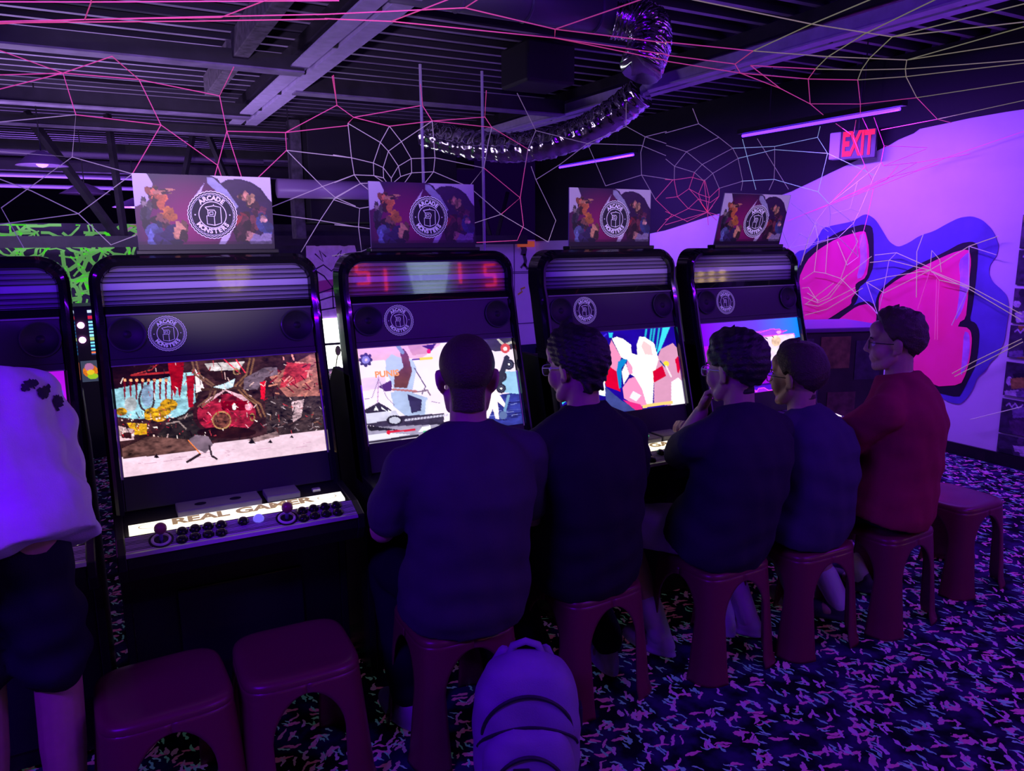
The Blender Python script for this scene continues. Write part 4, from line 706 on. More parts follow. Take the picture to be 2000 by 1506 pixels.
def screen_pale():
    k = 2000 / 360; c = Canvas(240, 135, zc([(697.7, 681.4), (998.6, 659.5), (1021.3, 827.2), (720.9, 867.5)], 680, 640, k), lin((246, 228, 246)))
    c.put(np.ones_like(c.X, bool), (244, 224, 246), .06, 6); c.poly([(60, 200), (1000, 120), (1000, 180), (800, 330), (100, 370)], (226, 174, 196), .1); c.poly([(640, 190), (900, 180), (860, 280), (700, 300)], (200, 140, 160), .2); c.poly([(90, 560), (400, 520), (420, 640), (110, 700)], (228, 196, 236), .1)
    c.poly([(1380, 780), (1850, 690), (1900, 1060), (1380, 1120)], (44, 52, 138), .5, 20); c.poly([(1640, 480), (1850, 470), (1860, 720), (1640, 700)], (150, 196, 230), .15)
    for i in range(26): x, y = random.uniform(1430, 1840), random.uniform(770, 1020); c.line([(x, y), (x + random.uniform(60, 160), y - random.uniform(4, 20))], 8, random.choice([(20, 20, 80), (120, 130, 200), (70, 80, 170)]))
    c.poly([(1400, 130), (1800, 90), (1800, 230), (1600, 262), (1440, 200)], (58, 54, 66), .4); c.line([(1630, 130), (1690, 190), (1770, 160)], 26, (190, 184, 170)); c.disc(1705, 225, 52, (206, 72, 66)); c.disc(1705, 230, 22, (255, 220, 220))
    for x, y, r in ((1745, 400, 58), (1660, 530, 62), (1660, 660, 52)): c.disc(x, y, r, (40, 40, 56)); c.disc(x, y, r * .6, (80, 84, 110), ring=.8); c.disc(x, y, 12, (250, 245, 250))
    c.line([(1720, 330), (1640, 600)], 60, (46, 46, 62))
    for a in range(0, 360, 45): t = math.radians(a); c.disc(190 + 60 * math.cos(t), 350 + 62 * math.sin(t), 18, (40, 40, 62))
    c.disc(190, 350, 60, (52, 52, 84)); c.disc(190, 350, 42, (130, 124, 196)); c.disc(195, 350, 16, (220, 190, 240)); c.poly([(800, 200), (960, 170), (900, 260), (860, 230)], (30, 24, 34)); c.disc(876, 256, 24, (220, 30, 60))
    # a draped pale blue sculpture on a scooter-like stand
    c.poly([(330, 640), (480, 560), (470, 690), (400, 690)], (78, 40, 110)); c.poly([(410, 480), (405, 360), (470, 285), (540, 320), (700, 350), (745, 440), (690, 720), (500, 700), (470, 590)], (178, 192, 228), .1); c.poly([(556, 235), (600, 225), (650, 290), (695, 470), (640, 655), (500, 650), (500, 520), (600, 430)], (104, 58, 42), .3); c.line([(540, 200), (590, 270)], 40, (120, 140, 170)); c.line([(720, 440), (840, 640), (800, 720)], 12, (90, 80, 110))
    c.poly([(460, 700), (640, 690), (860, 760), (870, 940), (640, 970), (490, 850)], (168, 184, 220), .15); c.poly([(640, 720), (800, 780), (790, 900), (690, 930)], (50, 44, 84), .4); c.line([(700, 700), (860, 680), (890, 730)], 16, (130, 110, 130)); c.line([(480, 670), (740, 690)], 22, (176, 110, 110)); c.line([(860, 800), (850, 940)], 34, (226, 226, 244))
    c.line([(330, 520), (320, 820)], 10, (186, 140, 190)); c.line([(170, 780), (260, 760), (330, 560), (420, 760), (500, 840)], 6, (130, 110, 150)); c.line([(1000, 820), (900, 800)], 6, (130, 110, 150))
    c.poly([(180, 890), (330, 810), (420, 860), (560, 960), (1040, 930), (1040, 1080), (600, 1110), (200, 1060)], (54, 46, 70), .5, 30); c.poly([(190, 930), (520, 900), (560, 980), (430, 1010), (200, 1040)], (206, 202, 226), .2); c.disc(505, 1005, 88, (34, 30, 44), 56); c.disc(505, 1005, 62, (190, 190, 210), 36)
    for i in range(14): c.poly([(620 + 34 * i, 990 - 4 * i), (646 + 34 * i, 987 - 4 * i), (640 + 34 * i, 1012 - 4 * i), (612 + 34 * i, 1015 - 4 * i)], (196, 190, 216))
    for i in range(12): c.poly([(280, 900), (300, 850), (330, 900)], (240, 238, 246)); c.poly([(360 + 9 * i, 880 + 4 * i), (364 + 9 * i, 850 + 5 * i), (368 + 9 * i, 884 + 4 * i)], (240, 238, 246))
    c.poly([(200, 1080), (1000, 1050), (900, 1160), (220, 1280)], (150, 142, 168), .4, 16); c.poly([(200, 1060), (560, 1110), (230, 1120)], (30, 26, 38)); c.poly([(210, 1170), (420, 1140), (700, 1160), (220, 1230)], (226, 222, 236)); c.line([(440, 1135), (720, 1105)], 22, (204, 30, 56)); c.disc(440, 1135, 24, (214, 24, 50)); c.line([(220, 1245), (760, 1170)], 20, (34, 28, 40))
    c.line([(775, 340), (910, 330)], 26, (236, 206, 40)); c.line([(700, 348), (770, 341)], 20, (70, 40, 130)); c.poly([(800, 1080), (890, 1060), (900, 1100), (760, 1140)], (240, 236, 244)); c.disc(835, 1130, 22, (90, 190, 140), 14)
    c.poly([(1480, 690), (1600, 660), (1720, 850), (1700, 870), (1620, 800), (1640, 990), (1600, 990), (1570, 880), (1510, 1010), (1480, 1010), (1520, 840)], (252, 232, 236)); c.line([(1740, 740), (1690, 940)], 30, (110, 150, 190)); c.disc(1680, 950, 44, (90, 110, 160))
    return c
def screen_bold():
    k = 2000 / 280 * 0.9585; c = Canvas(240, 135, zc([(1079.5, 655.4), (1315.8, 638.0), (1337.9, 788.2), (1102.3, 820.1)], 1000, 600, k), lin((30, 4, 150)))
    c.put(np.ones_like(c.X, bool), (26, 4, 150), .3, 5); c.line([(1160, 440), (1260, 360)], 20, (60, 40, 220)); c.poly([(1290, 340), (1350, 340), (1340, 410), (1300, 410)], (40, 200, 230))
    c.poly([(540, 380), (1190, 660), (1240, 640), (1230, 1190), (900, 1100), (560, 1400)], (60, 214, 246), .1); c.poly([(1195, 700), (1230, 690), (1250, 1190), (1150, 1170)], (250, 255, 255))
    for x in (1790, 1860, 1900, 1960, 2010): c.poly([(x, 250), (x + 26, 250), (x - 20, 560), (x - 40, 560)], (30, 170, 205))
    c.poly([(2020, 270), (2120, 250), (1990, 560), (1930, 640)], (60, 220, 235)); c.poly([(1990, 560), (2150, 480), (2340, 700), (2350, 1330), (1900, 1300), (1900, 800)], (214, 150, 184), .05)
    c.poly([(1335, 420), (1400, 395), (1480, 420), (1590, 500), (1602, 615), (1675, 640), (1668, 500), (1705, 395), (1770, 395), (1900, 480), (1960, 700), (1900, 900), (1880, 1300), (1800, 1300), (1740, 1100), (1640, 930), (1590, 900), (1550, 720), (1460, 670)], (255, 246, 240))
    c.poly([(1330, 440), (1460, 672), (1400, 862), (1255, 760), (1285, 560)], (236, 142, 186)); c.poly([(1230, 780), (1260, 760), (1400, 862), (1450, 1130), (1260, 1060), (1222, 900)], (214, 0, 46), .15); c.poly([(1400, 850), (1420, 730), (1480, 690), (1545, 700), (1465, 820), (1462, 1070), (1432, 1090)], (8, 130, 204)); c.poly([(1470, 860), (1520, 750), (1570, 900), (1490, 1040)], (255, 244, 240)); c.poly([(1545, 705), (1610, 800), (1610, 890), (1570, 900), (1530, 770)], (238, 150, 192))
    c.poly([(1480, 1080), (1560, 960), (1640, 930), (1740, 1100), (1800, 1300), (1700, 1340), (1500, 1220)], (236, 144, 192)); c.poly([(1620, 1120), (1730, 1180), (1660, 1260), (1570, 1210)], (232, 232, 250)); c.poly([(1250, 1060), (1450, 1240), (1720, 1390), (1260, 1400)], (60, 70, 140), .2); c.poly([(1480, 1240), (1720, 1300), (1760, 1400), (1640, 1370)], (226, 40, 130)); c.poly([(1880, 860), (2010, 780), (2060, 920), (1900, 1010)], (206, 0, 44)); c.poly([(1760, 450), (1860, 520), (1880, 640), (1780, 630), (1730, 520)], (250, 200, 205))
    c.poly([(2130, 1000), (2220, 940), (2300, 1010), (2320, 1300), (2130, 1330)], (244, 238, 248)); c.poly([(1740, 1310), (2150, 1250), (2150, 1290), (1745, 1350)], (250, 206, 120)); c.poly([(2180, 700), (2230, 640), (2260, 800), (2220, 900)], (214, 0, 50)); c.disc(2060, 760, 40, (250, 214, 60)); c.line([(1980, 720), (2050, 800)], 16, (30, 70, 150)); c.line([(2060, 790), (2130, 930)], 22, (244, 220, 230))
    return c
def screen_violet():
    k = 2000 / 300 * .982; c = Canvas(200, 112, zc([(1367.1, 633.0), (1556.4, 619.2), (1577.4, 753.5), (1388.9, 778.9)], 1340, 620, k))
    a, b, d = np.array(lin((118, 0, 235))), np.array(lin((98, 60, 245))), np.array(lin((0, 124, 255))); t = c.U[..., None]
    c.a[:] = np.where(t < .55, a + (b - a) * t / .55, b + (d - b) * (t - .55) / .45); lo = c.V > .55; c.a[lo] = np.array(lin((66, 0, 190)))
    c.poly([(820, 185), (1100, 150), (1290, 165), (1220, 210), (1380, 215), (1400, 300), (900, 330), (840, 240)], (150, 60, 250), .2); c.line([(820, 185), (960, 190), (1080, 150), (1200, 150), (1220, 190), (1290, 165)], 9, (240, 80, 235)); c.disc(1185, 190, 30, (230, 150, 245), 22)
    c.poly([(985, 245), (1385, 205), (1400, 300), (1080, 560), (1030, 540)], (226, 204, 232), .3, 12); c.line([(985, 245), (1375, 208), (1385, 230)], 10, (255, 90, 230)); c.line([(985, 245), (1040, 545), (1080, 575)], 10, (250, 70, 225))
    for y in (260, 300, 345): c.line([(1010, y), (1040, y + 12)], 12, (40, 30, 60)); c.disc(1150, 300, 60, (236, 196, 170), 70, n=.6)
    c.line([(1100, 240), (1120, 260)], 10, (40, 30, 60)); c.put((c.X > 880) & (c.X < 1110) & (c.Y > 740) & (c.Y < 860), (150, 0, 205), .3); c.line([(850, 890), (960, 860), (1110, 845)], 26, (36, 0, 120)); c.poly([(820, 960), (880, 920), (920, 940), (960, 895), (1010, 905), (1060, 930), (1130, 925), (1140, 1010), (800, 1030)], (150, 20, 225), .3); c.line([(850, 920), (900, 950), (930, 910), (1000, 900), (1050, 930), (1130, 925)], 9, (250, 70, 235)); c.line([(970, 700), (1110, 680)], 9, (220, 60, 230))
    c.put((c.U < .12) & (c.V > .3), (170, 10, 235)); return c
def screen_magenta():
    c = Canvas(120, 68); t = c.U[..., None]; c.a[:] = np.array(lin((70, 0, 140))) + (np.array(lin((190, 20, 235))) - np.array(lin((70, 0, 140)))) * np.clip(1 - np.hypot(t - .9, c.V[..., None] - .25) * 1.1, 0, 1)
    c.put((c.U > .93) & (c.U < .985) & (c.V > .17) & (c.V < .23), (20, 60, 255)); c.put((c.U > .93) & (c.U < .985) & (c.V > .42) & (c.V < .50), (90, 190, 255)); c.put((c.U > .90) & (c.V > .6), (90, 0, 150)); return c

# ================================================================== arcade cabinets
HW, IW = .36, .322
ZK = [.74, .80, .892, 1.229, 1.389, 1.4155, 1.53, 1.575]; YK = [-.175, -.155, -.13, -.037, 0, .016, .02, .03]
fy = lambda z: float(np.interp(z, ZK, YK))
def arch(hw, top, r, zb, n=9):
    P = [(-hw, zb + (top - r - zb) * i / 14) for i in range(15)]
    P += [(-hw + r - r * math.cos(q), top - r + r * math.sin(q)) for q in [math.pi / 2 * i / n for i in range(1, n + 1)]]
    return P + [(-x, z) for x, z in P[::-1]]
GREYP = mat('plate_grey', (.16, .14, .17), .45); SILV = mat('silver_strip', (.55, .5, .6), .3, metal=.7); HEADB = mat('rear_housing', (.42, .38, .42), .5)
BTN = mat('button_black', (.012, .010, .014), .18); BALL = mat('stick_ball', (.32, .10, .10), .3); RING = mat('stick_ring', (.75, .68, .72), .5); SHAFT = mat('stick_shaft', (.25, .2, .5), .3, metal=.6)
PANELB = mat('panel_black', (.020, .016, .030), .42); SPK = mat('speaker_mesh', (.010, .008, .016), .55); EDGE = mat('lip_grey', (.30, .27, .34), .4); SIGNM = mat('sign_lit', (.9, .9, .75), .5, emit=(1.0, .96, .72), es=1.25); SIGNT = mat('sign_letters', (.30, .22, .12), .6, emit=(.55, .36, .14), es=.55)
def cabinet(x, y, label, screen, strength, lit=(1, 1)):
    e = empty('arcade_cabinet', (x, y, 0), label, 'arcade cabinet', 'arcade cabinets in the row')
    # lower body with a shelf-like console
    side = [(-.17, 0), (-.17, .58), (-.40, .655), (-.425, .70), (-.418, .742), (-.345, .768), (-.15, .79), (-.06, 1.14), (.16, 1.14), (.30, 1.0), (.42, .9), (.42, 0)]
    for s in (-1, 1): MB().prism_x(side, s * HW, s * (HW - .026)).build('side_panel', BLK, e, bevel=.004)
    core = [(-.16, .02), (-.16, .58), (-.395, .655), (-.418, .70), (-.413, .738), (-.345, .762), (-.15, .786), (-.12, .9), (-.05, 1.14), (.15, 1.13), (.40, .9), (.40, .02)]
    MB().prism_x(core, -HW + .027, HW - .027).build('body', BLK, e)
    MB().prism_x([(-.165, .08), (-.165, .50), (-.172, .50), (-.172, .08)], -.2, .2).build('coin_door', mat('coin_door', (.014, .012, .02), .4), e, bevel=.003)
    # glossy rounded frame
    o, i = arch(HW, 1.575, .085, .76), arch(IW, 1.535, .055, .76); b = MB()
    mid = [((p[0] + q[0]) / 2, (p[1] + q[1]) / 2) for p, q in zip(o, i)]
    L = [[(p[0], fy(p[1]) + .004, p[1]) for p in i], [(p[0] * .3 + q[0] * .7, fy(q[1]) - .014, p[1] * .3 + q[1] * .7) for p, q in zip(mid, i)], [(p[0], fy(p[1]) - .020, p[1]) for p in mid], [(p[0] * .5 + q[0] * .5, fy(q[1]) - .016, p[1] * .5 + q[1] * .5) for p, q in zip(mid, o)], [(p[0], fy(p[1]) + .002, p[1]) for p in o], [(p[0], fy(p[1]) + .075, p[1]) for p in o]]
    for A, B in zip(L[:-1], L[1:]): b.strip(A, B)
    b.build('frame', GLOSS, e, smooth=True)
    A = [(p[0], fy(p[1]) + .075, p[1]) for p in o]; MB().add(A, [tuple(range(len(A)))]).build('frame_back', BLK, e)
    hb = arch(HW - .02, 1.50, .05, 1.12); n = len(hb); MB().add([(p[0], fy(p[1]) + .076, p[1]) for p in hb] + [(p[0] * .93, fy(p[1]) + .15, p[1]) for p in hb], [tuple(range(n)), tuple(range(n, 2 * n))] + [(k, (k + 1) % n, n + (k + 1) % n, n + k) for k in range(n)]).build('rear_housing', HEADB, e)
    # striped marquee
    c = Canvas(40, 70); c.a[:] = lin((118, 104, 142))
    for v0, v1 in ((.12, .155), (.17, .18), (.25, .285), (.30, .312), (.38, .415), (.60, .635), (.65, .66), (.73, .765), (.78, .79), (.86, .895), (.91, .92), (.97, 1.0)): c.put((c.V > v0) & (c.V < v1), (16, 10, 24))
    c.put((c.V > .43) & (c.V < .59), (172, 152, 206))
    link('marquee', c.mesh('marquee', colmat('marquee_print', rough=.10, coat=.5), (-IW - .006, fy(1.538) + .004, 1.538), (IW + .006, fy(1.538) + .004, 1.538), (-IW - .006, fy(1.4155) + .004, 1.4155)), e)
    # speaker panel
    MB().prism_x([(fy(1.389) - .002, 1.387), (fy(1.255) - .004, 1.250), (fy(1.255) + .04, 1.250), (fy(1.389) + .04, 1.387)], -IW, IW).build('speaker_panel', PANELB, e, bevel=.002)
    MB().box(-IW, IW, -.008, .02, 1.386, 1.391).build('panel_lip', EDGE, e); MB().prism_x([(fy(1.4155), 1.4155), (-.004, 1.391), (.03, 1.391), (.03, 1.4155)], -IW, IW).build('marquee_sill', GLOSS, e)
    tilt = math.atan2(fy(1.389) - fy(1.255), 1.389 - 1.255)
    for sx in (-.267, .267):
        s = MB().lathe([(.054, 0), (.056, .004), (.052, .006), (.048, .001), (.030, -.004), (.016, -.006), (.012, .001), (0, .003)], n=30, axis='y').build('speaker', SPK, e, (sx, fy(1.327) - .0045, 1.327), smooth=True); s.rotation_euler = (-tilt, 0, 0)
        b2 = MB(); b2.tube([(.054 * math.cos(t), -.004, .054 * math.sin(t)) for t in [2 * math.pi * k / 36 for k in range(36)]], .0022, 6, closed=True); b2.build('speaker_ring', mat('ring_dark', (.06, .05, .08), .25), s)
    q = link('emblem', EMB, e, (-.150, fy(1.323) - .0065, 1.323)); q.scale = (.057, .057, .057); q.rotation_euler = (-tilt, 0, 0); q['label'] = 'pale round ARCADE MONSTERS emblem'
    # screen and its surround
    t0 = np.array([0, fy(1.229), 1.229]); t1 = np.array([0, fy(.892), .892]); nrm = np.array([0, -(1.229 - .892), -(-.037 + .13)]); nrm /= np.linalg.norm(nrm)
    MB().prism_x([(fy(1.25) - .004, 1.25), (fy(1.232) - .004, 1.232), (fy(1.232) + .03, 1.232), (fy(1.25) + .03, 1.25)], -IW, IW).build('top_bezel', PANELB, e)
    MB().box(-IW, IW, fy(1.232) - .006, fy(1.232), 1.229, 1.2325).build('bezel_edge', EDGE, e)
    me = screen.mesh('screen', SCRM(strength), (-.319, t0[1], 1.229), (.319, t0[1], 1.229), (-.319, t1[1], .892)); s = link('screen', me, e); s['label'] = 'lit game screen'
    MB().prism_x([(fy(1.229) + .006, 1.229), (fy(.80) + .006, .80), (fy(.80) + .03, .80), (fy(1.229) + .03, 1.229)], -IW, IW).build('screen_back', BLK, e)
    for sx in (-1, 1): MB().prism_x([(fy(1.10) - .003, 1.10), (fy(.885) - .003, .885), (fy(.885) + .004, .885), (fy(1.10) + .004, 1.10)], sx * .3205, sx * .329).build('glass_channel', SILV, e)
    MB().prism_x([(fy(.890), .890), (-.158, .79), (-.12, .79), (-.10, .89)], -IW, IW).build('lower_bezel', PANELB, e)
    # console top
    pl = MB().box(-.185, .065, -.284, -.190, .782, .804).build('coin_plate', GREYP, e, bevel=.004)
    for xx in (-.115, -.01): MB().lathe([(.016, 0), (.016, .0015)], n=16).build('coin_hole', BTN, pl, (xx, -.240, .804)).scale = (1.1, .8, 1)
    MB().box(.083, .19, -.272, -.186, .782, .804).build('card_plate', GREYP, e, bevel=.004)
    MB().box(.235, .262, -.25, -.232, .785, .796).build('latch', SILV, e, bevel=.002)
    sg = MB().prism_x([(-.292, .778), (-.290, .787), (-.340, .779), (-.342, .770)], -.322, .318).build('sign_strip', SIGNM, e)
    V, F = text_geo('REAL GAMER', .058, .0026); sl = math.atan2(.008, .05)
    MB().add([(p[0] * 1.25 + .005, -.315 + p[2] * .85, .7845 + p[2] * .136) for p in V], F).build('sign_letters', SIGNT, sg)
    for xx in (-.265, .265): b = MB(); b.ribbon(circ(.02, 24), .0018, True); b.v = [(p[0] * 1.5 + xx, -.315 + p[2] * .7, .7842 + p[2] * .12) for p in b.v]; b.build('sign_oval', SIGNT, sg)
    # control panel
    y0, z0, y1, z1 = -.348, .771, -.413, .745
    c = Canvas(30, 60); c.a[:] = lin((214, 194, 220))
    for k in range(9): c.put((abs(c.V - (.16 + .088 * k)) < .022), (26, 18, 30))
    c.put(c.V < .06, (30, 22, 36)); c.put((c.V > .06) & (c.V < .12), (205, 180, 200)); c.put(c.V > .93, (210, 178, 200))
    link('control_panel', c.mesh('control_panel', colmat('panel_print', rough=.35), (-.335, y0, z0 + .002), (.335, y0, z0 + .002), (-.335, y1, z1 + .002)), e)
    pz = lambda yy: z0 + .002 + (yy - y0) / (y1 - y0) * (z1 - z0)
    tl = -math.atan2(z0 - z1, y0 - y1)
    for xx in (-.241, .119):
        st = empty('joystick', (0, 0, 0)); st.parent = e; st.location = (xx, -.383, pz(-.383)); st.rotation_euler = (-tl * 1.0, 0, 0)
        MB().lathe([(.034, .0005), (.034, .0015), (.0, .0015)], n=28).build('dust_washer_mat', BTN, st); MB().tube([(.0235 * math.cos(t), .0235 * math.sin(t), .002) for t in [2 * math.pi * k / 32 for k in range(32)]], .0042, 6, closed=True).build('ring', RING, st); MB().tube([(0, 0, 0), (0, 0, .034)], .0055, 8).build('shaft', SHAFT, st); MB().ell((0, 0, .044), (.0175, .0175, .0175), 18).build('ball_top', BALL, st, smooth=True)
    bt = MB().lathe([(.0165, 0), (.0165, .005), (.0135, .007), (.0125, .011), (.008, .0125), (0, .0125)], n=18).mesh('button'); bt.materials.append(BTN); bt.polygons.foreach_set('use_smooth', [True] * len(bt.polygons))
    for bx in (-.187, .167):
        for k in range(4):
            for r_, (dx, yy) in enumerate(((0, -.3985), (.004, -.3655))):
                o_ = link('button', bt, e, (bx + dx + .0365 * k, yy + (.004 if k in (1, 2) else 0), pz(yy))); o_.rotation_euler = (-tl, 0, 0)
    for xx, m in ((-.009, BTN), (.037, mat('start_blue', (.25, .22, .9), .3, emit=(.25, .2, 1.0), es=.6))):
        b = bt if m is BTN else bt.copy()
        if m is not BTN: b.materials.clear(); b.materials.append(m)
        o_ = link('start_button', b, e, (xx, -.366, pz(-.366))); o_.rotation_euler = (-tl, 0, 0)
    MB().prism_x([(-.419, .745), (-.424, .735), (-.404, .735), (-.404, .745)], -.336, .336).build('panel_edge', mat('panel_edge', (.5, .42, .5), .4), e)
    return e
CAB = [(-.44, 2.714, 'black arcade cabinet with a magenta screen at the left edge', screen_magenta, 1.2), (.330, 2.714, 'black arcade cabinet with a red and sandy street scene, nobody seated', screen_street, 1.35), (1.124, 2.719, 'black arcade cabinet with a pale pink screen behind the player with cropped hair', screen_pale, 1.25), (1.940, 2.690, 'black arcade cabinet with bold white, pink and red shapes on screen', screen_bold, 1.2), (2.752, 2.711, 'black arcade cabinet with a violet blue screen, nearest the mural', screen_violet, 1.4)]
CABS = []
for x, y, lb, fn, st in CAB:
    pic = fn()
    if fn is screen_street: pic.a *= np.clip(1 + np.where(pic.V < .72, .45, .10) * pic.noise(60), .15, 2.2)[..., None]; pic.a = pic.a ** 1.08
    CABS.append(cabinet(x, y, lb, pic, st))
MB().lathe([(.016, 0), (.016, .003), (.012, .006), (0, .006)], n=18).build('green_button', mat('button_green', (.1, .7, .2), .3, emit=(.1, .8, .2), es=.5), CABS[3], (.012, -.240, .8055))
# words shown by two of the games
V, F = text_geo('PUNIS', .03, .0012); y_at = lambda z: fy(z) - .001
MB().add([(-.222 + p[0] * 1.15, y_at(1.10 + p[2]), 1.133 + p[2]) for p in V], F).build('game_word', mat('word_orange', (.9, .4, .1), .5, emit=(1.0, .36, .10), es=1.0), CABS[2])
for xx in (-.078, -.020):
    V, F = text_geo('?', .06, .002); MB().add([(xx + p[0], y_at(.99 + p[2]) - .001, .993 + p[2]) for p in V], F).build('game_word', mat('word_white', (.9, .8, .9), .5, emit=(1.0, .85, 1.0), es=1.0), CABS[4])

# ================================================================== printed signs standing on the cabinets
def sign_art():
    c = Canvas(190, 104); d = np.clip(np.hypot((c.U - .36) * 1.5, c.V - .62) * 1.5, 0, 1)[..., None]
    c.a[:] = np.array(lin((150, 10, 96))) * (1 - d) + np.array(lin((40, 12, 56))) * d
    c.poly([(0, 0), (.10, 0), (.13, .10), (.15, .24), (.08, .36), (0, .42)], (196, 186, 204)); c.poly([(.55, 0), (1, 0), (1, .34), (.97, .28), (.92, .15), (.85, .07), (.76, .03), (.66, .05), (.62, .1), (.6, .04)], (200, 190, 206)); c.poly([(.6, .1), (.7, .05), (.8, .06), (.9, .16), (.99, .4), (.99, .9), (.8, .9), (.7, .6)], (44, 18, 58), .3)
    for P in ([(.38, .5), (.41, .3), (.5, .10), (.45, .3), (.47, .36), (.56, .22), (.50, .36), (.44, .42), (.6, .3), (.48, .44), (.40, .6)], [(.62, .72), (.70, .6), (.66, .8), (.6, .95), (.55, 1.0), (.58, .88)], [(.36, .55), (.38, .46), (.385, .6)]): c.poly(P, (206, 196, 212))
    c.poly([(.52, .03), (.56, .02), (.66, .18), (.74, .40), (.70, .46), (.66, .44), (.62, .26), (.52, .1)], (150, 152, 176), .25)        # loose brush strokes and blotches, no figures
    blot = [(.12, .24, .05, .10, (176, 96, 62)), (.17, .34, .06, .12, (190, 100, 50)), (.20, .22, .07, .04, (190, 130, 90)), (.08, .40, .04, .10, (120, 110, 100)), (.06, .56, .05, .14, (50, 44, 58)), (.22, .52, .06, .10, (176, 104, 40)), (.16, .60, .07, .10, (110, 70, 56)), (.12, .78, .06, .16, (104, 116, 170)), (.21, .82, .10, .20, (46, 34, 74)), (.32, .74, .06, .16, (186, 134, 92)), (.78, .26, .05, .07, (176, 120, 92)), (.84, .32, .04, .10, (196, 150, 100)), (.89, .44, .06, .12, (96, 40, 60)), (.76, .56, .06, .14, (150, 40, 46)), (.83, .66, .08, .14, (116, 52, 58)), (.93, .64, .06, .16, (74, 88, 150)), (.92, .54, .03, .06, (196, 150, 130)), (.80, .80, .07, .08, (160, 116, 96)), (.90, .86, .09, .10, (120, 112, 130)), (.74, .74, .05, .12, (60, 26, 36))]
    for x, y, rx, ry, col in blot:
        for q in range(9):
            cx, cy, a0 = x + random.uniform(-.6, .6) * rx, y + random.uniform(-.6, .6) * ry, random.uniform(0, 6.28); k_ = [(cx + rx * random.uniform(.25, .75) * math.cos(a0 + t), cy + ry * random.uniform(.25, .75) * math.sin(a0 + t)) for t in (0, .9, 1.7, 2.6, 3.4, 4.3, 5.3)]
            g_ = random.choice([.3, .6, .8, 1.0, 1.2]); c.poly(k_, [min(255, v * g_) for v in col], n=.35, sc=50)
    c.put(c.V > .90, (30, 10, 40)); c.a[c.V > .86] *= .55; c.put((c.V > .93), (22, 8, 32)); return c
SIGN = sign_art()
SIGN_ME = SIGN.mesh('sign_print', colmat('sign_print', rough=.45), (-.215, 0, .250), (.215, 0, .250), (-.215, 0, 0.0))
for k, (x, y, z, tilt, rz, lb) in enumerate([(.338, 2.775, 1.578, 0, 0, 'ARCADE MONSTERS sign board standing on the cabinet with the red street scene'), (1.120, 2.78, 1.578, .03, 0, 'dimmer ARCADE MONSTERS sign board on the cabinet with the pale pink screen'), (1.982, 2.765, 1.578, 0, 0, 'ARCADE MONSTERS sign board on the cabinet with bold white and pink shapes'), (2.795, 2.765, 1.578, -.24, 0, 'ARCADE MONSTERS sign board leaning forward on the cabinet nearest the mural')]):
    e = empty('sign_board', (x, y, z), lb, 'sign', 'printed sign boards on the cabinets', rz=rz)
    pl = empty('board', (0, 0, 0)); pl.parent = e; pl.rotation_euler = (-tilt * -1.0, 0, 0) if False else (tilt * -1, 0, 0); pl.location = (0, 0, .004)
    link('print', SIGN_ME, pl, (0, -.004, 0)); MB().box(-.215, .215, -.003, .003, 0, .25).build('backing', mat('sign_backing', (.45, .42, .48), .6), pl)
    a = link('emblem_disc', EMB_DISC, pl, (.018, -.0055, .122)); b = link('emblem', EMB, pl, (.018, -.0075, .122)); a.scale = b.scale = (.078, .078, .078)
    MB().box(-.225, .225, -.025, .03, -.003, .012).build('base', BLK, e, bevel=.003)

# ================================================================== red plastic stools
STM = mat('stool_red', (.17, .008, .050), .32, spec=.5)
def sq(h, t, r=.28):
    """rounded square outline of half size h, t in 0..8 (corner at 0.5, 2.5 ...)"""
    a = t / 8 * 2 * math.pi; c, s = math.cos(a), math.sin(a); p = 5.0; k = (abs(c) ** p + abs(s) ** p) ** (-1 / p); return h * k * c, h * k * s
def make_stool():
    e = empty('plastic_stool', (0, 0, 0)); H = .42
    prof = [(0.0, -.006), (.05, -.006), (.09, -.004), (.130, 0), (.150, .001), (.159, -.002), (.165, -.008), (.168, -.018), (.167, -.024)]
    V = [(0, 0, H - .006)]; F = []; n = 64
    for r, dz in prof[1:]:
        for k in range(n): x, y = sq(r, 8 * k / n); V.append((x, y, H + dz))
    for k in range(n): F.append((0, 1 + k, 1 + (k + 1) % n))
    for i in range(len(prof) - 2):
        for k in range(n): a = 1 + i * n; F.append((a + k, a + n + k, a + n + (k + 1) % n, a + (k + 1) % n))
    MB().add(V, F).build('seat', STM, e, smooth=True)
    z_top, z0, r = .370, .245, .125
    def half_gap(z):
        if z >= z_top: return 0
        if z > z0: return .66 * math.sqrt(max(0, 1 - ((z - z0) / r) ** 2))
        return .66 - .10 * (z0 - z) / z0
    zs = [H - .022, .385, .374, .3702, .3699, .368, .364, .358, .348, .335, .318, .298, .272, .245, .22, .18, .13, .08, .04, .012, 0]
    for q in range(4):
        V = []; F = []; m = 14
        for z in zs:
            h = .165 + (H - z) * .085 + (.006 if z < .02 else 0); g = half_gap(z)
            for j in range(m + 1):
                t = 2 * q + 1 + (-1 + 2 * j / m) * (1 - g); V.append((*sq(h, t), z))
        for i in range(len(zs) - 1):
            for j in range(m): F.append((i * (m + 1) + j, i * (m + 1) + j + 1, (i + 1) * (m + 1) + j + 1, (i + 1) * (m + 1) + j))
        o = MB().add(V, F).build('leg', STM, e, smooth=True); s = o.modifiers.new('solid', 'SOLIDIFY'); s.thickness = .006; s.offset = -1
    return e
stool0 = make_stool()
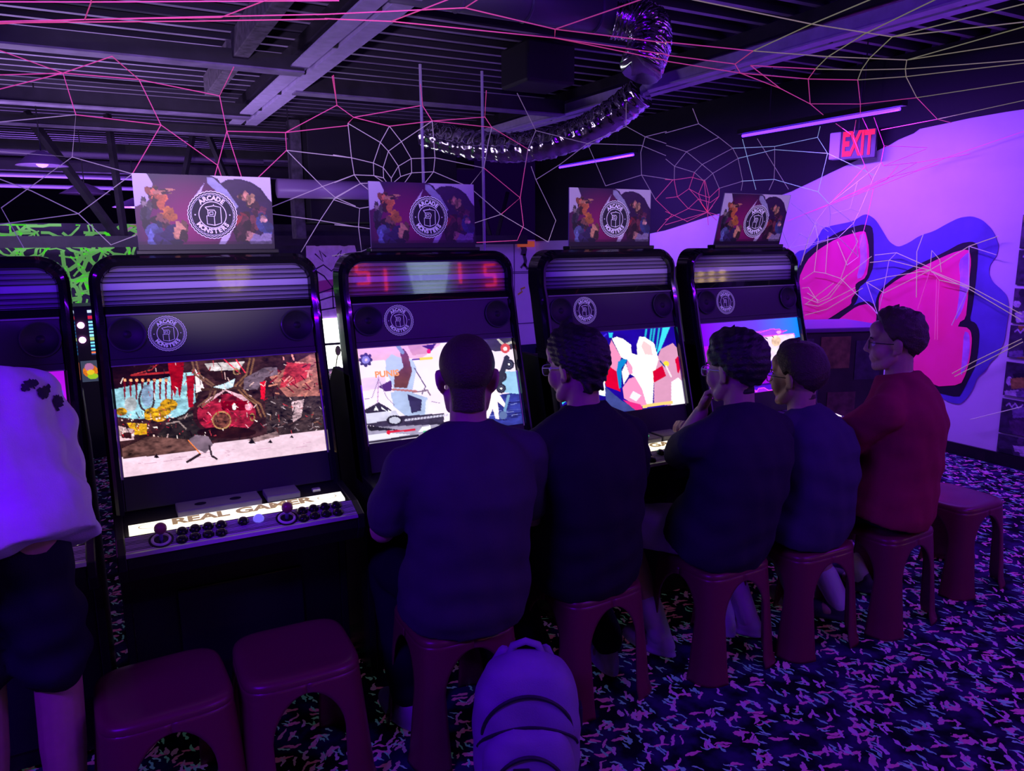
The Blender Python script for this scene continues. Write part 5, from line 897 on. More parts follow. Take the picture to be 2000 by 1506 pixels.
SPOT = [(.05, 2.13, .04, 'empty red plastic stool nearest the lower left, beside the standing person'), (.41, 2.14, -.03, 'empty red plastic stool in front of the cabinet with the street scene'), (.92, 2.13, -.02, 'red plastic stool behind the grey backpack, with the cropped-hair player on it'), (1.44, 2.14, .06, 'red plastic stool under the player in the black shirt'), (1.99, 2.07, .03, 'red plastic stool under the player with bushy hair'), (2.41, 2.02, -.02, 'red plastic stool under the player in the dark navy shirt'), (2.85, 1.97, .05, 'red plastic stool under the person in the red shirt'), (3.46, 2.03, .0, 'empty red plastic stool at the far right edge')]
for i, (x, y, a, lb) in enumerate(SPOT):
    o = stool0 if i == 0 else copy_tree(stool0); o.location = (x, y, 0); o.rotation_euler = (0, 0, a); tag(o, lb, 'stool', 'red plastic stools')

# ================================================================== backpack
bp = empty('backpack', (.965, 1.72, 0), 'grey backpack standing on the carpet in front of a stool', 'backpack', rz=-.45)
BPM = mat('backpack_grey', (.30, .22, .42), .8, bump=.2, bscale=300, var=.12); ZIP = mat('zip_dark', (.02, .015, .03), .6)
def bagshape(w0, d0, h, y0, z0=0.0):
    b = MB(); R = []
    for i in range(13):
        t = i / 12; q = math.sqrt(max(0, 1 - max(0, (t - .55) / .45) ** 2.2)); R.append((t * h, w0 * (.35 + .65 * q) * (.97 + .08 * math.sin(t * 3)), d0 * (.3 + .7 * q)))
    for i in range(len(R) - 1):
        pass
    V = []; n = 36
    for z, a, d in R:
        for k in range(n): t = 2 * math.pi * k / n; c, s = math.cos(t), math.sin(t); V.append((a * abs(c) ** .6 * (1 if c > 0 else -1), y0 + d * abs(s) ** .7 * (1 if s > 0 else -1), z0 + z))
    F = [(i * n + k, i * n + (k + 1) % n, (i + 1) * n + (k + 1) % n, (i + 1) * n + k) for i in range(len(R) - 1) for k in range(n)] + [tuple(range(n))[::-1], tuple((len(R) - 1) * n + k for k in range(n))]
    return b.add(V, F)
wr_ = lambda co: .003 * np.sin(co[:, 0] * 40 + co[:, 2] * 25) * np.sin(co[:, 2] * 33 + 1.3)
link('main_bag', remesh(bagshape(.15, .09, .46, 0), 'main_bag', .008, 6, wr_), bp, m=BPM); link('front_pocket', remesh(bagshape(.125, .05, .27, -.085, .02), 'front_pocket', .008, 6, wr_), bp, m=BPM)
def arc_zip(a, d, y0, w0, z0, h, n=22):
    P = []
    for i in range(n + 1):
        t = -1.45 + 2.9 * i / n; x = w0 * math.sin(t); c_ = min(.995, abs(x) / a) ** (1 / .6); P.append((x, y0 - d * math.sqrt(1 - c_ * c_) ** .7 - .002, z0 + h * math.cos(t)))
    return P
MB().tube(arc_zip(.150, .084, 0, .128, .24, .14), .006, 6).build('zip', ZIP, bp); MB().tube(arc_zip(.150, .09, 0, .142, .20, .09), .005, 6).build('zip', ZIP, bp); MB().tube(arc_zip(.122, .049, -.085, .104, .10, .13), .006, 6).build('zip', ZIP, bp); MB().tube([(-.07, -.138, .145), (-.02, -.140, .13), (.03, -.140, .14), (.07, -.138, .165)], .005, 6).build('pocket_seam', ZIP, bp)
MB().tube([(-.055, .03, .42), (-.035, .02, .475), (0, .015, .49), (.035, .02, .475), (.055, .03, .42)], .011, 8).build('top_handle', BPM, bp, smooth=True); MB().box(-.045, .0, -.1385, -.134, .172, .198).build('brand_patch', ZIP, bp, bevel=.002); MB().box(.148, .158, -.04, .0, .25, .31).build('side_buckle', ZIP, bp, bevel=.003)
for s in (-1, 1): MB().tube([(s * .06, .07, .43), (s * .085, .14, .34), (s * .09, .15, .2), (s * .10, .09, .06)], [.018, .022, .02, .012], 8).build('shoulder_strap', BPM, bp, smooth=True)

# ================================================================== background machines
jm = empty('song_machine', (-.12, 6.5, 0), 'tall lit song machine seen between the two left cabinets', 'arcade machine')
MB().box(-.28, .28, 0, .4, 0, 1.17).build('casing', BLK, jm, bevel=.01)
c = Canvas(30, 60); c.a[:] = lin((18, 20, 60)); c.put(c.V < .06, (200, 220, 255)); c.put((c.V > .12) & (c.V < .2), (200, 30, 60)); 
for k in range(5): c.put(abs(c.V - (.26 + .075 * k)) < .022, (30, 120, 190)); c.put((abs(c.V - (.26 + .075 * k)) < .018) & (c.U < .3), (150, 240, 255))
c.put(abs(c.V - .64) < .03, (170, 200, 120))
for k in range(4): c.put(abs(c.V - (.72 + .075 * k)) < .022, (20, 110, 170)); c.put((abs(c.V - (.72 + .075 * k)) < .018) & (c.U < .35), (120, 230, 255) if k < 3 else (255, 120, 60))
link('song_list', c.mesh('song_list', colmat('lit_list', emis=1.2, base=False), (.02, -.004, 1.14), (.16, -.004, 1.14), (.02, -.004, .80)), jm)
c = Canvas(30, 30); c.a[:] = lin((60, 70, 90)); c.disc(.5, .5, .42, (230, 120, 10), .3, n=.5); c.disc(.6, .75, .3, (160, 210, 20), .14); c.disc(.45, .3, .25, (190, 120, 170), .18); c.disc(.5, .55, .2, (250, 210, 20), .12)
link('picture', c.mesh('picture', colmat('lit_pic', emis=.9, base=False), (-.06, -.004, .76), (.06, -.004, .76), (-.06, -.004, .60)), jm); MB().box(.075, .15, -.006, -.001, .62, .75).build('orange_panel', mat('orange_lit', (.8, .2, .05), .5, emit=(.9, .2, .05), es=.6), jm)
for z in (1.03, .92): MB().ell((-.03, -.02, z), (.024, .024, .024), 14).build('bulb', mat('magenta_bulb', (.9, .3, .9), .3, emit=(1.0, .35, 1.0), es=6), jm, smooth=True)
MB().box(-.15, -.10, -.012, -.001, .62, 1.02).build('lit_strip', mat('strip_white', (.8, .9, .8), .4, emit=(.8, 1.0, .85), es=1.6), jm); MB().tube([(-.085, -.02, .55), (-.085, -.02, 1.12)], .008, 8).build('chrome_rail', SILV, jm)
cb = empty('game_cabinet', (4.15, 3.35, 0), 'dark low cabinet with faded stickers between the last player and the person in red', 'cabinet', rz=-.35)
MB().box(-.42, .42, 0, .5, 0, 1.02).build('casing', mat('brown_dark', (.035, .022, .03), .6, var=.5, vscale=5), cb, bevel=.01); MB().box(-.44, .44, -.02, .52, 1.02, 1.05).build('top', mat('top_violet', (.20, .06, .30), .4), cb, bevel=.006)
for x0, x1, z0, z1, col in [(-.30, -.10, .80, .98, (.10, .07, .11)), (-.05, .16, .78, .99, (.22, .14, .05)), (-.32, -.05, .45, .75, (.06, .05, .09)), (.02, .22, .42, .62, (.14, .06, .06)), (.2, .38, .70, .96, (.05, .035, .07))]: MB().box(x0, x1, -.005, .001, z0, z1).build('sticker', mat('sticker_%d' % int(col[0] * 1000), col, .6, var=.5, vscale=18), cb)
# basketball style scoreboard behind the camera, mirrored in the glossy marquees

sb = empty('versus_scoreboard', (3.07, -2.05, 1.72), 'lit scoreboard with red digits mirrored in the second cabinet marquee', 'scoreboard', rz=math.pi)
MB().box(-.95, .95, 0, .08, -.32, .36).build('board', BLK, sb, bevel=.01)
RED = mat('digit_red', (.3, .0, .0), .4, emit=(1.0, .03, .01), es=16)
def digit(par, x, z, segs, w_=.12, h_=.22):
    S = dict(a=(-.5, 1, .5, 1), b=(.5, 1, .5, 0), c=(.5, 0, .5, -1), d=(-.5, -1, .5, -1), e=(-.5, 0, -.5, -1), f=(-.5, 1, -.5, 0), g=(-.5, 0, .5, 0)); b = MB()
    for s in segs: q = S[s]; b.tube([(x + q[0] * w_, -.012, z + q[1] * h_ / 2), (x + q[2] * w_, -.012, z + q[3] * h_ / 2)], .016, 6)
    b.build('digit', RED, par)
digit(sb, -.72, 0, 'abged'); digit(sb, -.42, .03, 'bc'); digit(sb, .42, -.02, 'bc'); digit(sb, .72, .06, 'abged')
MB().add([(-.26, -.006, .22), (.26, -.006, .22), (.17, -.006, -.2), (-.17, -.006, -.2)], [(0, 1, 2, 3)]).build('lit_panel', mat('panel_lit', (.6, .7, .8), .5, emit=(.55, .75, .9), es=6), sb)
V, F = text_geo('VERSUS', .11, .003); MB().add([(p[0], -.010, p[2] - .02) for p in V], F).build('letters', BLK, sb)
MB().box(-.5, -.4, .02, .08, -1.72, -.32).box(.4, .5, .02, .08, -1.72, -.32).build('stand', BLK, sb)
gl = empty('globe_lamp', (1.10, -2.0, 1.80), 'yellow wicker globe lamp mirrored in the first cabinet marquee', 'lamp')
MB().ell((0, 0, 0), (.15, .15, .17), 22).build('globe', mat('globe_yellow', (.8, .6, .15), .5, emit=(1.0, .72, .16), es=5), gl, smooth=True)
for k in range(-3, 4): r_ = .155 * math.sqrt(1 - (k / 4.2) ** 2); MB().tube([(r_ * math.cos(t), r_ * math.sin(t), k * .045) for t in [2 * math.pi * i / 24 for i in range(24)]], .006, 5, closed=True).build('cane_ring', BLK, gl)
for k in range(8): a = math.pi * k / 4; MB().tube([(.158 * math.cos(a) * math.sin(t), .158 * math.sin(a) * math.sin(t), .175 * math.cos(t)) for t in [math.pi * i / 12 for i in range(13)]], .005, 5).build('cane_rib', BLK, gl)
MB().tube([(0, 0, .17), (0, 0, ZC - 1.8)], .005, 5).build('cord', BLK, gl)
tm = empty('ticket_machine', (5.35, -.5, 0), 'machine with rows of yellow lights mirrored in the last cabinet marquee', 'arcade machine', rz=-math.pi / 2)
MB().box(-.5, .5, 0, .26, 0, 1.75).build('casing', BLK, tm, bevel=.01)
for r_ in range(4):
    for k in range(6): MB().ell((-.38 + .15 * k, -.01, 1.38 + .07 * r_), (.045, .02, .024), 10).build('light_bulb', mat('bulb_amber', (.9, .7, .3), .4, emit=(1.0, .66, .22), es=9), tm)
# ================================================================== people
def nrm(v): v = np.array(v, float); return v / (np.linalg.norm(v) + 1e-12)
def rotz(a): c, s = math.cos(a), math.sin(a); return np.array([[c, -s, 0], [s, c, 0], [0, 0, 1.0]])
def rotx(a): c, s = math.cos(a), math.sin(a); return np.array([[1.0, 0, 0], [0, c, -s], [0, s, c]])
def roty(a): c, s = math.cos(a), math.sin(a); return np.array([[c, 0, s], [0, 1.0, 0], [-s, 0, c]])
def chain(mb, pts, rad, n=14, sub=4):
    P = [np.array(p, float) for p in pts]; Q = []; R = []
    for i in range(len(P) - 1):
        for k in range(sub): t = k / sub; Q.append(P[i] * (1 - t) + P[i + 1] * t); R.append(rad[i] * (1 - t) + rad[i + 1] * t)
    Q.append(P[-1]); R.append(rad[-1]); mb.tube(Q, R, n)
    for p, r in ((P[0], rad[0]), (P[-1], rad[-1])): mb.ell(p, (r, r, r), 12)
    for p, r in zip(P[1:-1], rad[1:-1]): mb.ell(p, (r, r, r), 12)
def loft(mb, rings, n=28):
    """rings: (centre, rx, ry, R3)"""
    V = []
    for c, rx, ry, R in rings:
        for k in range(n):
            t = 2 * math.pi * k / n; co, si = math.cos(t), math.sin(t); p = np.array([rx * abs(co) ** .85 * (1 if co > 0 else -1), ry * abs(si) ** .9 * (1 if si > 0 else -1), 0]); V.append(np.array(c) + R @ p)
    N = len(rings); F = [(i * n + k, i * n + (k + 1) % n, (i + 1) * n + (k + 1) % n, (i + 1) * n + k) for i in range(N - 1) for k in range(n)] + [tuple(range(n))[::-1], tuple((N - 1) * n + k for k in range(n))]
    mb.add(V, F)
def head_parts(mb, HC, HR, s=1.0):
    T = lambda p: HC + HR @ (np.array(p) * s)
    E = lambda c, r, rot=None: mb.ell(T(c), [q * s for q in r], 18, HR if rot is None else HR @ rot)
    E((0, -.014, .030), (.074, .095, .086)); E((0, .030, -.025), (.060, .066, .085)); E((0, .062, -.094), (.026, .024, .020)); E((0, .072, .030), (.050, .022, .020))
    E((0, .058, .055), (.058, .040, .040))
    for q in (-1, 1):
        E((q * .037, .056, -.034), (.028, .030, .036)); chain(mb, [T((q * .049, .004, -.055)), T((q * .043, .035, -.088)), T((q * .012, .066, -.100))], [.021 * s, .022 * s, .019 * s], 10, 3)
        E((q * .079, -.012, -.010), (.007, .023, .036), roty(q * .18) @ rotz(q * .5)); E((q * .079, -.018, .002), (.009, .014, .022), rotz(q * .5)); E((q * .073, .0, -.036), (.008, .009, .012))
    chain(mb, [T((0, .090, .018)), T((0, .101, -.008)), T((0, .107, -.028))], [.009 * s, .010 * s, .0125 * s], 10, 3); E((0, .099, -.033), (.018, .012, .009))
    E((0, .087, -.059), (.020, .009, .0055)); E((0, .0845, -.069), (.018, .009, .006)); E((0, .074, -.062), (.034, .018, .026))
def hand(mb, W, fw, up, side, curl=.6, s=1.0):
    """W wrist, fw finger direction, up back of the hand, side=+1 thumb towards +right"""
    fw = nrm(fw); up = nrm(np.array(up) - fw * (np.array(up) @ fw)); rt = np.cross(fw, up); R = np.stack([rt, fw, up], 1)
    mb.ell(W + fw * .045 * s, (.040 * s, .050 * s, .016 * s), 14, R)
    for k, (o, L) in enumerate(((-.029, .066), (-.010, .076), (.010, .080), (.029, .072))):
        if side < 0: o = -o
        p0 = W + fw * .082 * s + rt * o * s; a = curl * .6; d1 = fw * math.cos(a) - up * math.sin(a); p1 = p0 + d1 * L * .48 * s; a = curl * 1.5; d2 = fw * math.cos(a) - up * math.sin(a); p2 = p1 + d2 * L * .32 * s; d3 = fw * math.cos(a + .4) - up * math.sin(a + .4); p3 = p2 + d3 * L * .22 * s
        chain(mb, [p0 - fw * .03 * s, p0, p1, p2, p3], [.009 * s, .0092 * s, .0085 * s, .0078 * s, .007 * s], 8, 2)
    b0 = W + fw * .02 * s + rt * .026 * side * s; b1 = b0 + (rt * side * .7 + fw * .7 - up * .2) * .04 * s; b2 = b1 + (rt * side * .25 + fw * .9 - up * .35) * .032 * s; chain(mb, [b0, b1, b2], [.013 * s, .011 * s, .0085 * s], 8, 2)
def hair_mesh(HC, HR, s, st):
    """hair as a shell over the skull that dives under the skin at the hairline"""
    nu, nv = 170, 100; C = np.array([0, -.014, .030]); g = np.random.default_rng(st.get('seed', 1))
    u = np.linspace(0, 2 * math.pi, nu, endpoint=False); v = np.linspace(0.02, math.pi * .90, nv); U, Vv = np.meshgrid(u, v)
    D = np.stack([np.sin(Vv) * np.sin(U), np.sin(Vv) * np.cos(U), np.cos(Vv)], -1)                       # U=0 forward
    k = 1 / np.sqrt((D[..., 0] / .074) ** 2 + (D[..., 1] / .095) ** 2 + (D[..., 2] / .086) ** 2); el = np.degrees(np.arcsin(np.clip(D[..., 2], -1, 1))); az = np.abs(np.degrees(np.arctan2(D[..., 0], D[..., 1])))
    b2 = -.016 * np.cos(np.radians(az)); rn = (b2 + np.sqrt(np.maximum(b2 * b2 + .055 ** 2 - .016 ** 2, 0))) / np.maximum(np.cos(np.radians(el)), .3)
    k = np.where((az > 100) & (el < -8), np.maximum(k, np.minimum(rn, .15)), k)
    line = np.interp(az, [0, 30, 50, 62, 75, 88, 98, 112, 135, 180], st.get('line', [40, 36, 20, 4, -14, -4, -18, -34, -44, -47]))
    nz = np.zeros_like(el)
    for f, a in ((3, .5), (6, .45), (10, .35), (17, .16), (30, .06)):
        ph = g.uniform(0, 6.28, 3); q = g.normal(0, 1, (3, 3)); nz += a * np.sin(f * (D @ q[0]) + ph[0]) * np.sin(f * (D @ q[1]) + ph[1])
    m = np.clip((el - line + st.get('jag', 3) * nz) / st.get('soft', 9), -1, 1)
    top = np.clip((el + 10) / 60, 0, 1); back = np.clip((az - 90) / 60, 0, 1) * (1 - top); th = st['side'] * (1 - top) + st['top'] * top; th = th * (1 - back) + st['back'] * back
    th = th + np.clip(1 - az / 50, 0, 1) * np.clip((el - 20) / 40, 0, 1) * st.get('fringe', 0)
    if 'tuft' in st: ta, te, tr, tw = st['tuft']; dv = np.array([math.cos(math.radians(te)) * math.sin(math.radians(ta)), math.cos(math.radians(te)) * math.cos(math.radians(ta)), math.sin(math.radians(te))]); th = th + tr * np.exp(-((1 - D @ dv) / tw))
    r = k + np.where(m > 0, th * np.sqrt(np.clip(m, 0, 1)) * (1 + st.get('rough', .25) * nz), .022 * m)
    P = (C + D * r[..., None]).reshape(-1, 3) * s @ HR.T + HC
    i = np.arange(nu * nv).reshape(nv, nu); j = np.roll(i, -1, 1); F = np.stack([i[:-1], i[1:], j[1:], j[:-1]], -1).reshape(-1, 4)
    b = MB(); b.add([tuple(p) for p in P], [tuple(q) for q in F.tolist()] + [tuple(range(nu))[::-1]]); return b
SKIN = mat('skin', (.46, .27, .22), .5, spec=.4, var=.06, vscale=30)
LENS = mat('lens', (.9, .9, 1.0), .05, trans=1.0, spec=.6)
def fabric(n, c, bump=.25): return mat(n, c, .9, spec=.15, bump=bump, bscale=350, var=.08, vscale=10)
def glasses(par, root, HC, HR, s, m):
    T = lambda p: tuple(HC + HR @ (np.array(p) * s) - root); g = MB()
    for q in (-1, 1):
        g.tube([T((q * .033 + .024 * c, .098 - .10 * abs(q * .033 + .024 * c) ** 1.4, -.004 + .018 * si)) for c, si in [(math.copysign(abs(math.cos(t)) ** .6, math.cos(t)), math.copysign(abs(math.sin(t)) ** .6, math.sin(t))) for t in [2 * math.pi * k / 24 for k in range(24)]]], .0017 * s, 6, closed=True)
        g.tube([T((q * .057, .092, .006)), T((q * .070, .080, .006)), T((q * .0755, .03, .003)), T((q * .077, -.008, .002)), T((q * .076, -.028, -.014))], .0019 * s, 6)
    g.tube([T((-.009, .097, .002)), T((0, .102, .004)), T((.009, .097, .002))], .0017 * s, 6); o = g.build('glasses', m, par, smooth=True)
    for q in (-1, 1):
        n = 20; R_ = [T((q * .033 + .0235 * math.copysign(abs(math.cos(t)) ** .6, math.cos(t)), .0975 - .10 * abs(q * .033 + .0235 * math.cos(t)) ** 1.4, -.004 + .0175 * math.copysign(abs(math.sin(t)) ** .6, math.sin(t)))) for t in [2 * math.pi * k / n for k in range(n)]]
        l = MB().add(R_, [tuple(range(n))]).build('lens', LENS, o); so = l.modifiers.new('solid', 'SOLIDIFY'); so.thickness = .0015
    return o
def shoe(mb, A, fw, s=1.0):
    fw = nrm([fw[0], fw[1], 0]); rt = np.array([fw[1], -fw[0], 0]); R = np.stack([rt, fw, [0, 0, 1.0]], 1); b = np.array([A[0], A[1], 0.0])
    mb.ell(b + fw * .10 * s + [0, 0, .035], (.046 * s, .085 * s, .036 * s), 16, R); mb.ell(b + fw * .0 + [0, 0, .045], (.040 * s, .07 * s, .05 * s), 16, R); mb.ell(b + fw * .055 * s + [0, 0, .015], (.047 * s, .135 * s, .018), 18, R); mb.ell(b - fw * .01 + [0, 0, .075], (.036 * s, .045 * s, .03), 14, R)
def person(d):
    b_ = d['byaw']; B = rotz(b_); rt = B @ [1, 0, 0]; fw = B @ [0, 1, 0]; P = np.array(d['pel']); HC = np.array(d['head']); hs = d.get('hs', 1.0)
    HR = rotz(d['hyaw']) @ rotx(d.get('hpitch', 0)) @ roty(d.get('hroll', 0)); sw = d.get('sw', .19); bw = d.get('bw', 1.0)
    root = np.array([P[0], P[1], 0.0]); N = HC + HR @ (np.array([0, -.035, -.10]) * hs) * np.array([.7, .7, 1]) + np.array([0, 0, -.045])
    slouch = d.get('slouch', .035)
    def spine(t): c = P * (1 - t) + N * t; return c - fw * slouch * math.sin(t * math.pi)
    def frame(t):
        t = max(t, .02); a = spine(min(1, t + .05)) - spine(max(0, t - .05)); z = nrm(a); x = nrm(rt - z * (rt @ z)); y = np.cross(z, x); return np.stack([x, y, z], 1)
    S = {}
    for q in (-1, 1): S[q] = spine(.88) + rt * q * sw * bw + fw * .012 - np.array([0, 0, d.get('drop', .045)]) + np.array(d.get('shoff', {}).get(q, (0, 0, 0)))
    EL = {q: np.array(d['elbow'][q]) for q in (-1, 1)}; HA = {q: np.array(d['hand'][q]) for q in (-1, 1)}
    HP = {q: P + rt * q * .078 + fw * d.get('hipf', .03) for q in (-1, 1)}; KN = {q: np.array(d['knee'][q]) for q in (-1, 1)}; AN = {q: np.array(d['ankle'][q]) for q in (-1, 1)}
    tors = [(-.12, .165, .125), (0, .172, .13), (.2, .158, .118), (.42, .158, .118), (.62, .172, .122), (.78, .165, .112), (.90, .120, .086), (.97, .075, .068), (1.02, .062, .062)]
    mb = MB(); head_parts(mb, HC, HR, hs); chain(mb, [HC + HR @ (np.array([0, -.022, -.04]) * hs), N + fw * .0, spine(.9)], [.052 * hs, .054 * hs, .07], 16)
    loft(mb, [(spine(t), a * bw * .93, c * bw * .92, frame(t)) for t, a, c in tors])
    for q in (-1, 1):
        chain(mb, [spine(.93) + rt * q * .05, S[q]], [.055, .050]); chain(mb, [S[q], (S[q] + EL[q]) / 2, EL[q], EL[q] * .6 + HA[q] * .4, HA[q]], [.052 * bw, .048 * bw, .040 * bw, .041 * bw, .027])
        fd = nrm(nrm(HA[q] - EL[q]) + np.array(d.get('hdir', (0, .6, -.2)))); hand(mb, HA[q], fd, np.array([0, 0, 1.0]) + fw * .2, -q, d.get('curl', .7))
        chain(mb, [HP[q], (HP[q] + KN[q]) / 2, KN[q], KN[q] * .6 + AN[q] * .4, AN[q]], [.09, .078, .056, .055, .036])
        mb.ell(np.array([AN[q][0], AN[q][1], .04]) + nrm([*d['toe'][q], 0]) * .06, (.04, .05, .03), 10)
    mb.v = [tuple(np.array(v) - root) for v in mb.v]
    body = link('person', remesh(mb, 'person', .0052, 3), loc=tuple(root)); body.data.materials.append(SKIN); tag(body, d['label'], 'person', d.get('group'))
    # shirt
    mb = MB(); e = d.get('ease', .014); t0 = d.get('hem', -.10); sl = d.get('sleeve', .80)
    tt = [(t0, .190, .152), (.0, .194, .154), (.08, .190, .148), (.2, .176, .134), (.42, .168, .126), (.62, .178, .128), (.76, .178, .120), (.88, .138, .098), (.955, .090, .084), (1.0, .068, .066), (1.03, .061, .061)]
    loft(mb, [(spine(t), a * bw + e, c * bw + e, frame(t)) for t, a, c in tt])
    for q in (-1, 1):
        chain(mb, [spine(.92) + rt * q * .05, S[q]], [.064, .060 * bw + e * .4]); end = S[q] + (EL[q] - S[q]) * min(sl, 1)
        pts, rad = [S[q], (S[q] + end) / 2, end], [.062 * bw + e * .5, .060 * bw + e * .7, .056 * bw + e]
        if sl > 1: w_ = EL[q] + (HA[q] - EL[q]) * (sl - 1); pts += [w_]; rad += [.040 + e]
        chain(mb, pts, rad)
    mb.v = [tuple(np.array(v) - root) for v in mb.v]; ph = random.uniform(0, 6)
    wrk = lambda co: d.get('wrk', .004) * (np.sin(co[:, 2] * 34 + co[:, 0] * 22 + ph + 2 * np.sin(co[:, 0] * 11)) * np.sin(co[:, 0] * 26 - co[:, 2] * 9 + ph) + .6 * np.sin(co[:, 2] * 60 + 30 * np.sin(co[:, 0] * 7 + ph) * .1) * np.sin(co[:, 1] * 30))
    sh = link('shirt', remesh(mb, 'shirt', .008, 4, wrk), body); sh.data.materials.append(d['shirt']); sh['label'] = d['shirt_label']
    cl = MB(); cc = spine(.975) - root; Rn = frame(.98); cl.tube([cc + Rn @ np.array([.082 * math.cos(t), .079 * math.sin(t), .004]) for t in [2 * math.pi * k / 28 for k in range(28)]], .007, 8, closed=True); cl.build('collar', d['shirt'], body, smooth=True)
    # shorts or trousers
    mb = MB(); kl = d.get('leg', .92)
    loft(mb, [(spine(t), a * bw + .012, c * bw + .014, frame(t)) for t, a, c in [(-.14, .165, .125), (-.02, .168, .126)]])
    for q in (-1, 1):
        if kl <= 1: chain(mb, [HP[q], HP[q] + (KN[q] - HP[q]) * .5, HP[q] + (KN[q] - HP[q]) * kl], [.094, .096, .090])
        else: chain(mb, [HP[q], (HP[q] + KN[q]) / 2, KN[q], AN[q] + [0, 0, .05]], [.094, .090, .075, .058])
    mb.v = [tuple(np.array(v) - root) for v in mb.v]; s_ = link('trousers' if kl > 1 else 'shorts', remesh(mb, 'shorts', .009, 4, wrk), body); s_.data.materials.append(d['pants'])
    for q in (-1, 1):
        if d.get('sock') and kl <= 1: m2 = MB(); chain(m2, [AN[q] - root, AN[q] - root + (KN[q] - AN[q]) * .28], [.046, .052], 14); link('sock', remesh(m2, 'sock', .008, 2), body, m=d['sock'])
        m2 = MB(); shoe(m2, AN[q] - root, d['toe'][q]); link('shoe', remesh(m2, 'shoe', .007, 3), body, m=d['shoe'])
    hb = hair_mesh(HC - root, HR, hs, d['hair']); hb.build('hair', d['hairm'], body, smooth=True)
    for q in (-1, 1):
        MB().ell(tuple(HC - root + HR @ (np.array([q * .031, .0745, -.004]) * hs)), (.0125, .0125, .0125), 12).build('eye', mat('eye_white', (.75, .72, .72), .2), body, smooth=True)
        bw_ = MB(); bw_.tube([HC - root + HR @ (np.array([q * x, y, z]) * hs) for x, y, z in ((.014, .092, .018), (.030, .0915, .024), (.048, .082, .020))], [.003, .0038, .002], 6); bw_.build('eyebrow', d['hairm'], body, smooth=True)
    if d.get('glasses'): glasses(body, root, HC, HR, hs, d['glasses'])
    return body, sh
DKH = mat('hair_black', (.012, .009, .012), .5, bump=.4, bscale=160); BRH = mat('hair_brown', (.055, .032, .028), .5, bump=.6, bscale=200)
WSH = mat('shoe_white', (.62, .60, .68), .6); DSH = mat('shoe_dark', (.04, .03, .06), .6); SOCK = fabric('sock_white', (.62, .58, .70))
GLD = mat('glasses_dark', (.01, .01, .012), .25); GLC = mat('glasses_clear', (.55, .52, .62), .15)
SEAT = .52
def seated(x, y, yaw=0.0, spread=.16, kz=.47, ky=.36, ay=.12, aw=.17, **k):
    B = rotz(yaw); o = np.array([x, y, 0]); L = lambda a, b, c: o + B @ np.array([a, b, c])
    d = dict(pel=L(0, 0, SEAT), byaw=yaw, knee={q: L(q * spread, ky, kz) for q in (-1, 1)}, ankle={q: L(q * aw, ay, .075) for q in (-1, 1)}, toe={q: tuple((B @ [q * .25, 1, 0])[:2]) for q in (-1, 1)})
    d.update(elbow={q: L(q * .27, .16, .73) for q in (-1, 1)}, hand={q: L(q * .14, .26, .80) for q in (-1, 1)}); d.update(k); return d
# cropped-hair player seen straight from behind
person(seated(.94, 2.08, -.10, head=(.955, 2.06, 1.205), hyaw=-.40, hpitch=-.12, sw=.185, bw=1.04, slouch=.05, hs=1.05, elbow={-1: (.70, 2.15, .735), 1: (1.215, 2.12, .70)}, hand={-1: (.80, 2.33, .80), 1: (1.12, 2.33, .79)}, sleeve=.72, leg=1.2,
    label='person with cropped hair in a slate blue tee, seen straight from behind', shirt=fabric('tee_slate', (.060, .050, .085)), shirt_label='slate blue tee', pants=fabric('shorts_black', (.012, .010, .02)), shoe=WSH, sock=SOCK, hairm=BRH,
    hair=dict(top=.009, side=.006, back=.004, soft=30, jag=1.5, rough=.1, line=[42, 38, 24, 6, -14, -6, -24, -38, -48, -52])))
person(seated(1.42, 2.10, .02, head=(1.350, 2.065, 1.205), hyaw=.30, hpitch=-.16, sw=.18, slouch=.05, aw=.15, ay=.06, elbow={-1: (1.19, 2.20, .74), 1: (1.68, 2.18, .74)}, hand={-1: (1.28, 2.33, .80), 1: (1.52, 2.33, .80)}, sleeve=.75, leg=1.2,
    label='person in a black tee with thick wavy dark hair and clear glasses', shirt=fabric('tee_black', (.022, .018, .030)), shirt_label='black tee', pants=fabric('shorts_black', (.012, .010, .02)), shoe=WSH, sock=SOCK, hairm=DKH, glasses=GLC,
    hair=dict(top=.022, side=.018, back=.022, soft=8, jag=6, rough=.28, fringe=.018, seed=4, line=[30, 28, 16, 2, -18, -14, -26, -42, -52, -55])))
person(seated(1.99, 2.04, .0, head=(2.022, 2.035, 1.142), hyaw=.16, hpitch=-.10, sw=.185, bw=1.05, slouch=.06, hs=1.03, spread=.20, elbow={-1: (1.925, 2.21, .79), 1: (2.26, 2.18, .72)}, hand={-1: (1.980, 2.15, .965), 1: (2.10, 2.30, .80)}, sleeve=.8, hdir=(.1, -.2, .9), curl=1.3,
    label='person in a dark tee with bushy curly hair, hand at the chin', shirt=fabric('tee_navy_black', (.030, .020, .048)), shirt_label='dark tee', pants=fabric('shorts_pale', (.66, .62, .74)), shoe=WSH, sock=SOCK, hairm=DKH, glasses=GLC,
    hair=dict(top=.036, side=.028, back=.030, soft=8, jag=5, rough=.2, fringe=.01, seed=9, line=[34, 30, 18, 2, -16, -8, -20, -36, -46, -49])))
